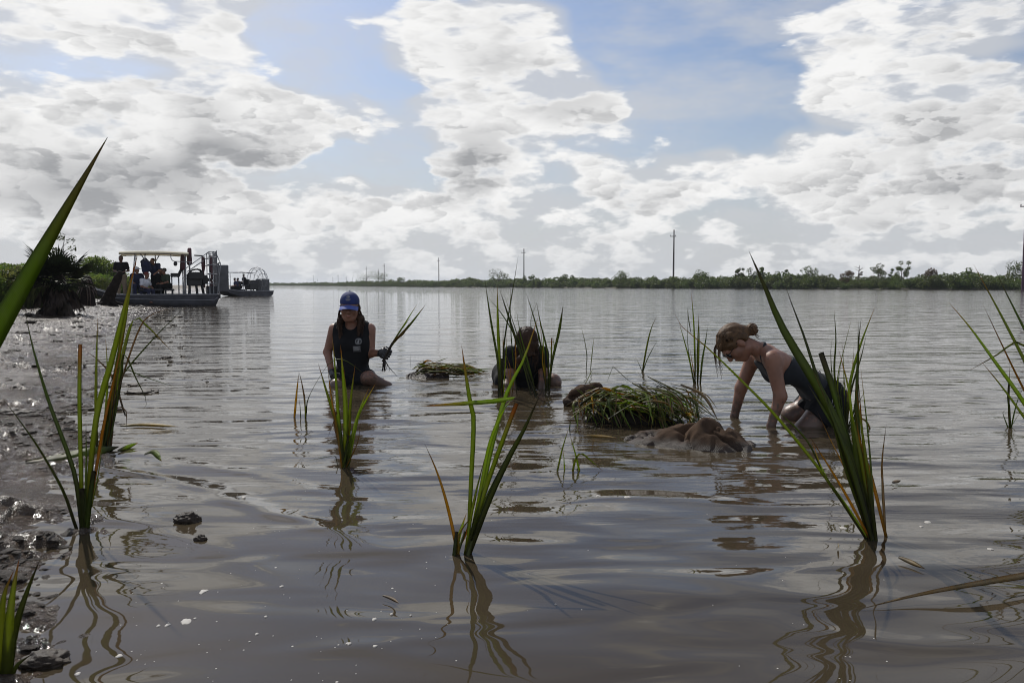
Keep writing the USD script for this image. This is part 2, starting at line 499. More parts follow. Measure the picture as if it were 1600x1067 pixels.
leaf_material('leaf_cut', (0.20, 0.18, 0.07), (0.15, 0.19, 0.036), (0.15, 0.20, 0.04), (0.22, 0.17, 0.05), mud=0.04, dry_from=0.88)
skin_material('skin', (0.205, 0.098, 0.062))
simple('skin_dark', (0.11, 0.055, 0.040), 0.5, 0.12, 9, subsurface=0.05)
simple('hair_brown', (0.038, 0.019, 0.010), 0.6, 0.35, 40, bump=0.5, bump_scale=110, spec=0.2)
simple('hair_blond', (0.085, 0.047, 0.022), 0.6, 0.35, 40, bump=0.5, bump_scale=110, spec=0.22)
simple('hair_dark', (0.03, 0.022, 0.017), 0.45, 0.3, 40)
simple('cloth_black', (0.007, 0.007, 0.008), 0.9, 0.3, 8, bump=0.25, bump_scale=400, sheen=0.0, spec=0.25, dist=0.001)
simple('cloth_charcoal', (0.018, 0.020, 0.024), 0.85, 0.25, 8, bump=0.25, bump_scale=400, sheen=0.05, spec=0.3, dist=0.001)
simple('cloth_navy', (0.014, 0.017, 0.050), 0.85, 0.25, 8)
simple('cloth_blue', (0.016, 0.028, 0.115), 0.85, 0.2, 10, bump=0.2, bump_scale=300, dist=0.001)
simple('cap_brim', (0.060, 0.090, 0.30), 0.75, 0.15, 14, bump=0.2, bump_scale=300, dist=0.001)
simple('cloth_khaki', (0.20, 0.15, 0.10), 0.85, 0.15, 8)
simple('cloth_white', (0.60, 0.60, 0.64), 0.8, 0.1, 8)
simple('cloth_orange', (0.36, 0.12, 0.035), 0.8, 0.15, 8)
simple('cloth_green', (0.035, 0.05, 0.03), 0.85, 0.2, 8)
simple('cloth_maroon', (0.14, 0.03, 0.025), 0.85, 0.2, 8)
simple('print_white', (0.30, 0.30, 0.30), 0.8, 0.2, 60)
simple('print_grey', (0.05, 0.05, 0.053), 0.8, 0.3, 60)
simple('glove_rubber', (0.014, 0.013, 0.014), 0.4, 0.4, 25, bump=0.5, bump_scale=70)
simple('eye_white', (0.40, 0.36, 0.34), 0.2, 0.05)
simple('iris_dark', (0.03, 0.02, 0.012), 0.2, 0.1)
simple('lens_dark', (0.006, 0.006, 0.007), 0.15, 0.1, spec=0.2)
simple('lip', (0.36, 0.15, 0.12), 0.45, 0.1)
simple('aluminium', (0.24, 0.24, 0.25), 0.45, 0.2, 3, metallic=0.6, bump=0.15, bump_scale=30)
simple('hull_paint', (0.075, 0.075, 0.085), 0.55, 0.35, 2.2, metallic=0.2)
simple('hull_dark', (0.02, 0.02, 0.024), 0.6, 0.3, 2)
simple('rudder_paint', (0.085, 0.085, 0.09), 0.5, 0.3, 3)
simple('engine_black', (0.018, 0.018, 0.018), 0.5, 0.4, 8)
def canvas(name, color):
    g = Graph()
    n = g.noise(g.add('texture_coordinate', 'object'), 3.0, 4.0, 0.6)
    c = g.mix(n, tuple(x * .85 for x in color), color)
    M[name] = g.material(f'/World/Looks/{name}', surface=g.add('mix_closure', 'closure', fac=0.5, closure1=g.add('principled_bsdf', 'BSDF', base_color=c, roughness=.75), closure2=g.add('translucent_bsdf', 'BSDF', color=c)))


canvas('canopy_cream', (0.74, 0.70, 0.58))
simple('canopy_trim', (0.075, 0.050, 0.036), 0.7, 0.25, 4)
simple('seat_vinyl', (0.022, 0.022, 0.024), 0.5, 0.2, 6)
simple('paddle_red', (0.060, 0.013, 0.017), 0.5, 0.3, 6)
simple('trunk_dark', (0.020, 0.014, 0.011), 0.95, 0.4, 10, spec=0.1, bump=0.9, bump_scale=35, dist=0.02)
simple('trunk_grey', (0.13, 0.115, 0.10), 0.85, 0.35, 6)
simple('bark', (0.075, 0.058, 0.045), 0.85, 0.35, 6)
simple('pole_wood', (0.060, 0.045, 0.042), 0.85, 0.25, 1.5)
simple('pole_purple', (0.060, 0.024, 0.048), 0.85, 0.25, 1.5)
simple('root_mud', (0.020, 0.014, 0.010), 0.55, 0.4, 50, bump=0.8, bump_scale=120, spec=0.25)


def foliage_material(name, a, b, trans=0.35):
    g = Graph()
    rnd = g.add('geometry', 'random_per_island')
    obj_r = g.add('object_info', 'random')
    pos = g.add('geometry', 'position')
    n = g.noise(pos, 0.55, 3.0, 0.6)
    c = g.mix(g.m('multiply_add', rnd, 0.6, g.m('multiply', obj_r, 0.4)), a, b)
    c = g.add('hsv', 'color', hue=g.ramp(obj_r, 0, 1, 0.475, 0.515, 'linear'), saturation=1.0, value=g.ramp(n, 0.3, 0.7, 0.72, 1.25), fac=1.0, color=c)
    p = g.add('principled_bsdf', 'BSDF', base_color=c, roughness=0.55, specular_ior_level=0.3)
    t = g.add('translucent_bsdf', 'BSDF', color=g.add('hsv', 'color', hue=0.485, saturation=1.1, value=1.6, fac=1.0, color=c))
    M[name] = g.material(f'/World/Looks/{name}', surface=g.add('mix_closure', 'closure', fac=trans, closure1=p, closure2=t))


foliage_material('foliage_far', (0.050, 0.075, 0.020), (0.105, 0.140, 0.038))
foliage_material('foliage_bush', (0.070, 0.115, 0.026), (0.110, 0.165, 0.036), 0.45)
simple('clod', (0.032, 0.024, 0.018), 0.62, 0.4, 30, spec=0.2, bump=0.8, bump_scale=90)
foliage_material('foliage_reed', (0.090, 0.115, 0.034), (0.21, 0.19, 0.085), 0.45)
foliage_material('foliage_palm', (0.030, 0.046, 0.016), (0.075, 0.100, 0.032), 0.4)
foliage_material('foliage_dead', (0.060, 0.040, 0.026), (0.12, 0.080, 0.055), 0.15)
foliage_material('foliage_rust', (0.075, 0.055, 0.024), (0.13, 0.085, 0.036), 0.3)


def burlap(name, color, wet):
    g = Graph()
    p = g.add('texture_coordinate', 'object')
    n = g.noise(p, 7.0, 6.0, 0.6)
    wx = g.add('wave_texture', 'fac', vector=p, scale=95.0, wave_type='bands', bands_direction='x', distortion=1.0)
    wy = g.add('wave_texture', 'fac', vector=p, scale=95.0, wave_type='bands', bands_direction='y', distortion=1.0)
    weave = g.m('multiply', wx, wy)
    c = g.mix(g.ramp(n, 0.3, 0.7), tuple(x * .6 for x in color), tuple(x * 1.3 for x in color))
    c = g.mix(g.m('multiply', weave, 0.35), c, tuple(x * 1.7 for x in color))
    z = g.add('separate_xyz', 'z', vector=g.add('geometry', 'position'))
    dry = g.ramp(g.m('multiply_add', g.m('subtract', n, .5), .06, z), 0.0, 0.07)
    c = g.mix(dry, tuple(x * .45 for x in color), c)
    fuzz = g.noise(p, 160.0, 4.0, 0.7)
    b = g.add('bump', 'normal', height=g.m('add', weave, g.m('multiply', fuzz, 1.4)), strength=0.8, distance=0.003)
    M[name] = g.material(f'/World/Looks/{name}', surface=g.add('principled_bsdf', 'BSDF', base_color=c, roughness=g.ramp(dry, 0, 1, 0.45, wet), normal=b, specular_ior_level=g.ramp(dry, 0, 1, .35, .12)))


burlap('burlap_brown', (0.070, 0.043, 0.027), 0.9)
burlap('burlap_dark', (0.040, 0.025, 0.019), 0.8)

# ---------------------------------------------------------------- setting: water, mud bank, far land
SHORE = np.array([(-0.55, -4.0), (-0.75, 0.5), (-0.98, 1.4), (-1.14, 2.0), (-1.42, 2.6), (-1.62, 3.25), (-1.95, 4.0), (-2.62, 5.5), (-3.5, 7.2), (-5.5, 10.7), (-9.2, 20.4), (-13.2, 32.0), (-15.5, 37.0), (-17.3, 43.0), (-20.0, 52.0), (-29.0, 70.0), (-52.0, 150.0), (-125.0, 400.0), (-330.0, 950.0), (-420.0, 1250.0)])


def inland(x, y):
    """Metres on the land side of the left bank's waterline (negative over water)."""
    xs = np.interp(y, SHORE[:, 1], SHORE[:, 0])
    sl = (np.interp(y + 1, SHORE[:, 1], SHORE[:, 0]) - np.interp(y - 1, SHORE[:, 1], SHORE[:, 0])) / 2
    return (xs - x) / np.sqrt(1 + sl ** 2)


def bank_height(x, y):
    s = inland(x, y)
    P = np.stack([x, y, np.zeros_like(x)], -1)
    h = np.where(s < 0, np.maximum(-0.40, 0.055 * s - 0.01), np.minimum(0.040 * s, 0.11) + np.clip(s - 2.6, 0, 6) * 0.07)
    band = np.exp(-(s / 3.0) ** 2)
    big = meshkit.fbm(P * 1.1, 3, 5) - 0.5
    mid = meshkit.fbm(P * 5.5, 4, 9) - 0.5
    clod = np.maximum(meshkit.fbm(P * 15.0, 3, 21) - 0.47, 0)
    patch = np.clip((meshkit.fbm(P * 1.7, 2, 33) - 0.42) * 5, 0, 1)
    wet = np.clip((s + 0.75) / 0.9, 0, 1)
    return h + wet * (0.050 * big + 0.050 * mid * (0.35 + patch) + 0.18 * clod * patch) * (0.35 + 0.65 * np.clip((s + .6) / 2, 0, 1)) - 0.004


def build_water():
    g = Graph()
    P = g.add('geometry', 'position')
    xyz = g.add('separate_xyz', 'x', vector=P)
    X, Y = xyz, xyz.replace('.x', '.y')
    # broad slow swell, breeze ripples (crests across the wind), tiny chop in patches
    sw = g.noise(g.v('multiply', P, (0.55, 1.25, 1)), 1.0, 2.0, 0.5)
    r1 = g.noise(g.v('multiply', P, (0.8, 3.0, 1)), 1.5, 3.0, 0.5, distortion=0.4)
    r2 = g.noise(g.v('multiply', P, (2.6, 5.2, 1)), 3.0, 3.0, 0.55)
    gust = g.ramp(g.noise(g.v('multiply', P, (0.05, 0.13, 1)), 1.0, 3.0, 0.5), 0.38, 0.62, 0.35, 1.0)
    calm = g.ramp(Y, 1.8, 4.6, 0.04, 1.0)
    calm2 = g.ramp(Y, 1.6, 5.5, 0.0, 1.0)
    sw2 = g.noise(g.v('multiply', P, (1.1, 2.6, 1)), 1.35, 1.0, 0.5, distortion=0.6)
    H = g.m('multiply', g.m('subtract', sw, 0.5), 0.060)
    H = g.m('multiply_add', g.m('subtract', sw2, 0.5), 0.020, H)
    H = g.m('multiply_add', g.m('multiply', g.m('subtract', r1, 0.5), calm), 0.014, H)
    H = g.m('multiply_add', g.m('multiply', g.m('multiply', g.m('subtract', r2, 0.5), gust), calm2), 0.0052, H)
    # rings pushed out by the people and by stems
    rings = [(ground(550, 600), 19.0, .0028, 2.4), (ground(820, 606), 21.0, .0022, 2.0), (ground(1185, 655), 21.0, .0030, 1.8), (ground(1270, 662), 17.0, .0026, 2.0), (ground(1060, 705), 26.0, .0010, 0.8), (ground(539, 728), 30.0, .0009, 0.8), (ground(722, 868), 38.0, .0003, 0.4), (ground(1360, 842), 36.0, .0003, .4), (ground(640, 590), 24., .0010, 1.0)]
    for c, freq, amp, reach in rings:
        r = g.v('distance', P, tuple(c), out='value')
        r = g.m('add', r, g.m('multiply', g.m('subtract', sw, .5), .35))
        fall = g.m('exponent', g.m('multiply', r, -1.0 / reach))
        H = g.m('multiply_add', g.m('multiply', g.m('sine', g.m('multiply', r, freq)), fall), amp, H)
    # the low wash of a boat's wake running in along the mud
    wc = np.array([-7.5, -4.9, 0.0])
    pa = ground(300, 762)
    rr = np.linalg.norm((pa - wc)[:2])
    for off, amp, wid in ((0.0, 0.014, 0.05), (0.30, 0.007, 0.06), (-0.42, 0.005, 0.06)):
        r = g.v('distance', P, tuple(wc), out='value')
        q = g.m('divide', g.m('subtract', g.m('add', r, g.m('multiply', g.m('subtract', sw, .5), .25)), rr + off), wid)
        H = g.m('multiply_add', g.m('multiply', g.m('exponent', g.m('multiply', g.m('multiply', q, q), -1.0)), g.m('multiply', g.ramp(X, -2.3, -1.75), g.ramp(X, -0.3, -1.1))), amp, H)
    nb = g.add('bump', 'normal', height=H, strength=1.0, distance=1.0, use_object_space=False)
    silt = g.noise(g.v('multiply', P, (0.8, 1.6, 1)), 0.9, 4.0, 0.55, distortion=0.8)
    col = g.mix(g.ramp(silt, 0.3, 0.7), (0.034, 0.026, 0.016), (0.048, 0.037, 0.023))
    shader = g.add('principled_bsdf', 'BSDF', base_color=col, roughness=0.025, ior=1.333, normal=nb, specular_ior_level=0.5)
    M['water'] = g.material('/World/Looks/water', surface=shader)
    ys = np.r_[-30, -5, 0.4, np.geomspace(1.0, 4000.0, 60)]
    xs = np.r_[-np.geomspace(2, 4000, 14)[::-1], 0, np.geomspace(2, 4000, 14)]
    gx, gy = np.meshgrid(xs, ys, indexing='ij')
    v = np.stack([gx, gy, 0 * gx], -1).reshape(-1, 3)
    i, j = np.meshgrid(np.arange(len(xs) - 1), np.arange(len(ys) - 1), indexing='ij')
    A = i * len(ys) + j
    f = np.stack([A, A + len(ys), A + len(ys) + 1, A + 1], -1).reshape(-1, 4)
    tag(obj('water', (v, f), M['water'], smooth=False), kind='structure')


def build_bank():
    g = Graph()
    P = g.add('geometry', 'position')
    z = g.add('separate_xyz', 'z', vector=P)
    n = g.noise(P, 3.0, 6.0, 0.6)
    fine = g.noise(P, 55.0, 5.0, 0.65)
    mid = g.noise(P, 14.0, 5.0, 0.6)
    c = g.mix(g.ramp(n, 0.3, 0.7), (0.042, 0.029, 0.019), (0.085, 0.060, 0.041))
    dry = g.ramp(z, 0.12, 0.4)
    c = g.mix(dry, c, (0.085, 0.066, 0.045))
    h = g.m('add', g.m('multiply', mid, 1.0), g.m('multiply', fine, 0.45))
    b = g.add('bump', 'normal', height=h, strength=1.0, distance=0.05)
    wetness = g.ramp(g.m('multiply_add', g.m('subtract', n, 0.5), 0.05, z), 0.012, 0.05)
    rough = g.m('add', g.ramp(wetness, 0.0, 1.0, 0.09, 0.29, 'linear'), g.m('multiply', dry, 0.40))
    M['mud'] = g.material('/World/Looks/mud', surface=g.add('principled_bsdf', 'BSDF', base_color=c, roughness=rough, ior=1.4, normal=b, specular_ior_level=g.ramp(wetness, 0.0, 1.0, 0.5, 0.42, 'linear')))
    ys = np.r_[np.linspace(-3, 0.8, 12), np.geomspace(0.85, 75.0, 1000), np.geomspace(80, 1200, 40)]
    u = np.r_[-np.geomspace(0.03, 700, 60)[::-1] * 1.0, 0]         # land side, far
    t = np.linspace(0, 1, 300)
    V = []
    for y in ys:
        xs0 = np.interp(y, SHORE[:, 1], SHORE[:, 0])
        near = np.clip(0.5 + y * 0.36, 1.4, 14.0)
        wet = np.clip(0.35 + 0.12 * y, 0.6, 3.0)
        x = np.r_[xs0 - near - np.geomspace(0.2, 600 if y > 20 else 40, 26)[::-1], np.linspace(xs0 - near, xs0 + wet, 300), xs0 + wet + np.array([.5, 2, 5.])]
        V.append(np.stack([x, np.full_like(x, y)], -1))
    V = np.array(V)
    Z = bank_height(V[..., 0], V[..., 1])
    v = np.concatenate([V, Z[..., None]], -1)
    a, b2 = v.shape[:2]
    i, j = np.meshgrid(np.arange(a - 1), np.arange(b2 - 1), indexing='ij')
    A = i * b2 + j
    f = np.stack([A, A + 1, A + b2 + 1, A + b2], -1).reshape(-1, 4)
    tag(obj('mud_bank', (v.reshape(-1, 3), f), M['mud'], smooth=True), kind='structure')


FAR = np.array([(260.0, 20.0), (160.0, 70.0), (88.0, 139.0), (60.0, 168.0), (31.5, 206.0), (-10.0, 278.0), (-58.0, 374.0), (-130.0, 560.0), (-260.0, 860.0), (-420.0, 1300.0)])


def build_far_land():
    s = spline(np.c_[FAR, np.zeros(len(FAR))], 120)[:, :2]
    t = np.gradient(s, axis=0); t /= np.linalg.norm(t, axis=1, keepdims=True)
    nrm = np.stack([t[:, 1], -t[:, 0]], 1)
    if (nrm[:, 1].mean()) < 0:
        nrm = -nrm
    rows = []
    for off, z in ((-1.0, -0.3), (0.0, 0.05), (1.2, 0.3), (8, 0.35), (60, 0.45), (1500, 0.5)):
        rows.append(np.c_[s + nrm * off, np.full(len(s), z)])
    v = np.array(rows)
    a, b = v.shape[:2]
    i, j = np.meshgrid(np.arange(a - 1), np.arange(b - 1), indexing='ij')
    A = i * b + j
    f = np.stack([A, A + 1, A + b + 1, A + b], -1).reshape(-1, 4)
    simple('marsh_soil', (0.05, 0.045, 0.028), 0.9, 0.3, 0.4)
    tag(obj('far_bank', (v.reshape(-1, 3), f), M['marsh_soil'], smooth=True), kind='structure')
    return s, nrm


def leaf_cloud(rng, blobs, n, size, droop=0.3):
    """Leaf-sized folded faces through the volume of some ellipsoids (centre, radii), denser towards the skin."""
    V, F = [], []
    w = np.array([np.prod(r) ** (2 / 3) for c, r in blobs]); w /= w.sum()
    k = rng.choice(len(blobs), n, p=w)
    d = rng.normal(size=(n, 3)); d /= np.linalg.norm(d, axis=1, keepdims=True)
    rad = rng.uniform(0.35, 1.0, n) ** 0.45 * rng.uniform(0.88, 1.1, n)
    C = np.array([b[0] for b in blobs])[k] + d * rad[:, None] * np.array([b[1] for b in blobs])[k]
    a = rng.normal(size=(n, 3)) + d * 0.5; a[:, 2] -= droop; a /= np.linalg.norm(a, axis=1, keepdims=True)
    b = np.cross(a, rng.normal(size=(n, 3))); b /= np.linalg.norm(b, axis=1, keepdims=True)
    s = size * rng.uniform(0.6, 1.4, n)[:, None]
    v = np.stack([C - a * s * .5, C + b * s * .28 + np.cross(a, b) * s * .08, C + a * s * .5, C - b * s * .28 + np.cross(a, b) * s * .08], 1).reshape(-1, 3)
    i = np.arange(n)[:, None] * 4
    return v, np.vstack([i + [0, 1, 2], i + [0, 2, 3]])


def instancer(name, protos, where, label_kind='stuff', parent=None):
    """protos: meshes with material; where: list of (proto index, position, rotz, scale)."""
    path = path_for(name, parent)
    pi = UsdGeom.PointInstancer.Define(stage, path)
    targets = []
    for k, (m, mat) in enumerate(protos):
        p = usdkit.mesh(stage, f'{path}/plant_{k:03d}' if k else f'{path}/plant', m, mat, smooth=False)
        targets.append(p.GetPath())
    pi.CreatePrototypesRel().SetTargets(targets)
    pi.CreateProtoIndicesAttr([w[0] for w in where])
    pi.CreatePositionsAttr(Vt.Vec3fArray([Gf.Vec3f(*map(float, w[1])) for w in where]))
    pi.CreateOrientationsAttr(Vt.QuathArray([Gf.Quath(float(math.cos(w[2] / 2)), 0, 0, float(math.sin(w[2] / 2))) for w in where]))
    pi.CreateScalesAttr(Vt.Vec3fArray([Gf.Vec3f(*map(float, np.broadcast_to(w[3], 3))) for w in where]))
    tag(pi, kind=label_kind)
    return pi.GetPrim()


def build_far_shrubs(s, nrm):
    rng = np.random.default_rng(11)
    protos = []
    for k in range(9):
        blobs = []
        for q in range(rng.integers(4, 7)):
            c = np.array([rng.uniform(-1.1, 1.1), rng.uniform(-.9, .9), rng.uniform(0.55, 1.6)])
            blobs.append((c, np.array([rng.uniform(.5, .9), rng.uniform(.5, .9), rng.uniform(.4, .75)])))
        blobs.append((np.array([0, 0, .55]), np.array([1.2, 1.1, .6])))
        protos.append((leaf_cloud(rng, blobs, 520, 0.30), M['foliage_far']))
    where = []
    L = np.r_[0, np.cumsum(np.linalg.norm(np.diff(s, axis=0), axis=1))]
    pos = 0.0
    while pos < L[-1] * 0.72:
        p = np.array([np.interp(pos, L, s[:, 0]), np.interp(pos, L, s[:, 1])])
        nn = np.array([np.interp(pos, L, nrm[:, 0]), np.interp(pos, L, nrm[:, 1])])
        dist = np.linalg.norm(p)
        for row, off in enumerate((0.9, 2.8, 5.5, 10.0, 17.0, 28.0)):
            if row > 3 and dist > 350 and rng.random() < .4:
                continue
            q = p + nn * (off + rng.uniform(-.8, .8)) + rng.normal(size=2) * .5
            sc = (0.74 + 0.26 * math.exp(-max(dist - 100, 0) / 120)) * rng.uniform(0.8, 1.3) * (1.0 + .22 * (row > 0) + 0.1 * (row > 2)) * (0.72 + 0.55 * float(meshkit.noise(np.array([[pos * .05 + row, row, 0]]))[0]))
            where.append((int(rng.integers(len(protos))), (q[0], q[1], 0.0), rng.uniform(0, 6.28), (sc * 1.15, sc * 1.15, sc)))
        pos += 1.55 * (1 + max(dist - 250, 0) / 400)
    p = instancer('far_shrubs', protos, where)
    tag(p, 'low green marsh shrubs in one long band along the far bank', 'shrubs', None, 'stuff')


def make_tree(name, label, x, y, height, width, style, seed, group=None, cat_='tree'):
    rng = np.random.default_rng(seed)
    t = thing(name, label, cat_, (x, y, 0.0), 0, group)
    n_trunk = 2 if style in ('twin',) else 1
    parts, blobs = [], []
    for k in range(n_trunk):
        lean = rng.uniform(-.12, .12) * height + (k - (n_trunk - 1) / 2) * width * .5
        top = np.array([lean, rng.uniform(-.1, .1) * height, height * .82])
        trunk = spline([(k * .3, 0, -.2), (lean * .3, 0, height * .4), top], 9)
        r0 = 0.035 * height * (0.6 if style in ('thin', 'twin') else 0.8)
        parts.append(tube(trunk, np.linspace(r0, r0 * .3, 9), 6))
        for b in range(7 if style != 'dead' else 16):
            f = rng.uniform(.45, .95)
            p0 = trunk[int(f * 8)]
            a = rng.uniform(0, 6.28)
            ln = width * rng.uniform(.25, .5) * (1.15 - .5 * f)
            p1 = p0 + np.array([math.cos(a) * ln, math.sin(a) * ln, ln * rng.uniform(.2, .8)])
            parts.append(tube(spline([p0, (p0 + p1) / 2 + [0, 0, .08 * ln], p1], 5), np.linspace(r0 * .4, r0 * .12, 5), 5))
            if style != 'dead' or rng.random() < .5:
                rr = width * (.22 if style != 'dead' else .07) * rng.uniform(.7, 1.35) / (1 if n_trunk == 1 else 1.25)
                blobs.append((p1 + [0, 0, rr * .2], np.array([rr, rr, rr * rng.uniform(.6, .9)])))
        rr = width * .25 / (1 if n_trunk == 1 else 1.3)
        if style != 'dead':
            blobs.append((top + [0, 0, height * .06], np.array([rr, rr, rr * .8])))
            if style == 'full':
                for q in range(6):
                    a = rng.uniform(0, 6.28)
                    blobs.append((np.array([math.cos(a) * width * .28, math.sin(a) * width * .28, height * rng.uniform(.3, .75)]), np.array([width * .24, width * .24, height * .16])))
    obj('trunk', cat(parts), M['trunk_grey' if style == 'dead' else 'bark'], t)
    mat = {'dead': 'foliage_dead', 'rust': 'foliage_rust'}.get(style, 'foliage_far')
    obj('crown', leaf_cloud(rng, blobs, 1300 if style == 'full' else 900 if style != 'dead' else 200, 0.26 if style != 'dead' else .2), M[mat], t, smooth=False)
    return t


def far_dist(px, s):
    """Distance at which the line of sight of a pixel column meets the far bank."""
    k = (px - 800) / F_PX
    f = s[:, 0] - k * s[:, 1]
    i = np.nonzero(np.diff(np.sign(f)))[0][0]
    w = f[i] / (f[i] - f[i + 1])
    return float(s[i, 1] + w * (s[i + 1, 1] - s[i, 1]))


def build_far_trees(s):
    TREES = [  # photo column, top, width px, style, label
        (573, 429, 26, 'full', 'leftmost broad dark tree rising alone over the far marsh line'),
        (598, 431, 20, 'full', 'low dark tree beside a thin far pole, second from the left end'),
        (626, 435, 12, 'thin', 'small loose tree on the far bank just right of the second dark tree'),
        (779, 423, 24, 'full', 'broad feathery dark tree on the far bank behind the tallest blade of the middle clump'),
        (818, 432, 10, 'thin', 'tiny round-headed tree at the foot of the pole behind the bent middle woman'),
        (832, 430, 11, 'thin', 'small round tree just right of the pole foot behind the middle woman'),
        (881, 430, 13, 'thin', 'small dark tree standing on the far bank right of the middle woman'),
        (893, 431, 11, 'thin', 'lighter half of a close pair of small trees right of the middle woman'),
        (968, 425, 20, 'full', 'rounded tree on the far bank left of the mid pole'),
        (1092, 423, 20, 'full', 'wide bushy tree on the far bank right of the mid pole'),
        (1149, 420, 8, 'thin', 'slim left tree of the close pair left of the tall leaning blade'),
        (1160, 418, 10, 'twin', 'slim twin-stemmed tree directly left of the tall leaning blade'),
        (1180, 418, 14, 'twin', 'open-crowned tree showing behind the tall leaning blade'),
        (1192, 417, 9, 'thin', 'thin-stemmed lollipop tree just right of the tall leaning blade'),
        (1211, 425, 14, 'full', 'low spreading green tree near the far bank, right of the lollipop tree'),
        (1226, 421, 8, 'thin', 'very small round tree on a bare stem above the shrubs'),
        (1265, 417, 19, 'full', 'dense pointed tree standing clear of the far shrubs'),
        (1320, 424, 16, 'rust', 'rust-tinted shrubby tree left of the bare grey tree'),
        (1338, 408, 17, 'dead', 'bare grey spiky tree standing above the far shrubs'),
        (1369, 413, 19, 'full', 'flat-topped dark tree right of the bare grey tree'),
        (1388, 419, 6, 'thin', 'tiny round tree between the flat-topped and the tall split tree'),
        (1408, 407, 15, 'twin', 'tallest tree of the far bank with a split open crown'),
        (1449, 420, 17, 'rust', 'reddish low tree right of the tall split-crowned tree'),
        (1508, 419, 16, 'full', 'dark rounded tree on the right part of the far bank'),
        (1594, 412, 30, 'full', 'large dark tree at the right edge beside the tall purple pole')]
    for i, (px, top, w, style, label) in enumerate(TREES):
        d = far_dist(px, s) + 5.0
        h = CAM_H + (445 - top) / F_PX * d * 1.04
        make_tree('marsh_tree', label, (px - 800) / F_PX * d, d, h, max(w / F_PX * d, .8) * 1.35, style, 100 + i, 'trees along the far bank')
    POLES = [(1596.5, 308, 'pole_purple', 'tallest pole at the right edge of the photo, dark purple-brown'), (1051.5, 360, 'pole_wood', 'tall bare wooden pole on the far bank right of centre'), (818.5, 389, 'pole_wood', 'pole on the far bank above the bent middle woman'), (686, 403, 'pole_wood', 'pole between the seated woman in the cap and the middle woman'),
             (601, 412, 'pole_wood', 'thin pole rising beside the second dark tree'), (592, 421, 'pole_wood', 'short faint pole just left of the thin pole by the second dark tree'), (573.5, 417, 'pole_wood', 'distant pole rising out of the leftmost dark tree'),
             (529, 429, 'pole_wood', 'faint far pole right of the cap of the kneeling woman'), (541.5, 432, 'pole_wood', 'very faint far pole directly above the blue cap'), (521, 432.5, 'pole_wood', 'faint low pole in the left far group, middle one'), (490.5, 430, 'pole_wood', 'leftmost clear pole of the faint far group'), (552, 433, 'pole_wood', 'faint low pole left of the leftmost dark tree'), (497, 436, 'pole_wood', 'tiny pole just right of the leftmost faint pole')]
    for px, top, mat, label in POLES:
        hgt = 15.0 if top not in (421, 432.5, 436, 433, 432) else 12.0
        d = (hgt - CAM_H) * F_PX / (445 - top)
        t = thing('utility_pole', label, 'pole', ((px - 800) / F_PX * d, d, 0.0), 0, 'utility poles beyond the far bank')
        r = 0.24 if d < 600 else 0.22
        obj('pole', tube([(0, 0, -.5), (0, 0, hgt * .5), (0, 0, hgt)], [r, r * .85, r * .65], 8), M[mat], t)
        obj('crossarm', cat([box(-.95, .55, -.08, .08, hgt - 1.75, hgt - 1.6)]), M[mat], t, smooth=False)
        for k, xx in enumerate((-.85, .45)):
            obj('insulator', tube([(xx, 0, hgt - 1.6), (xx, 0, hgt - 1.42), (xx, 0, hgt - 1.3)], [.05, .09, .04], 6), M['pole_wood'], t)


def build_left_marsh():
    rng = np.random.default_rng(5)
    protos = []
    for k in range(6):
        ms = []
        for q in range(34):
            a, r0 = rng.uniform(0, 6.28), rng.uniform(0, .22)
            b = np.array([math.cos(a) * r0, math.sin(a) * r0, -.05])
            h = rng.uniform(.5, 1.1)
            lean = rng.uniform(.05, .55) * h
            a2 = a + rng.normal() * .6
            tip = b + [math.cos(a2) * lean, math.sin(a2) * lean, h]
            mid = b + [math.cos(a2) * lean * .3, math.sin(a2) * lean * .3, h * .6]
            m, _ = blade([b, mid, tip], rng.uniform(.014, .03), 5, across=(math.sin(a2), -math.cos(a2), 0.1))
            ms.append(m)
        if k >= 3:
            for q in range(6):
                c = np.array([rng.uniform(-.25, .25), rng.uniform(-.25, .25), rng.uniform(.4, .95)])
                ms.append(leaf_cloud(rng, [(c, np.array([.16, .16, .14]))], 45, .085))
        protos.append((cat(ms), M['foliage_reed' if k < 4 else 'foliage_bush']))
    where = []
    for _ in range(60000):
        y = 11.0 + 75.0 * rng.random() ** 1.35
        s = 2.4 + rng.gamma(1.4, 3.4)
        if s > 26:
            continue
        x = np.interp(y, SHORE[:, 1], SHORE[:, 0]) - s * 1.1
        if x < -0.72 * y - 5:
            continue
        edge = float(meshkit.noise(np.array([[x * .5, y * .5, 2.0]]))[0])
        if s < 2.2 + 1.6 * edge + (0.8 if y < 20 else 0) + (1.2 if 28 < y < 41 else 0):
            continue
        z = float(bank_height(np.array([x]), np.array([y]))[0])
        dip = 1.0 if not (33.5 < y < 37.5 and x > -19) else 0.0
        if not dip:
            continue
        where.append((int(rng.integers(6)), (x, y, z - .02), rng.uniform(0, 6.28), rng.uniform(.75, 1.25) * (1.0 + .25 * (s > 8))))
        if len(where) >= 6500:
            break
    p = instancer('marsh_grass', protos, where)
    tag(p, 'tall green and straw marsh grass covering the left bank', 'grass', None, 'stuff')


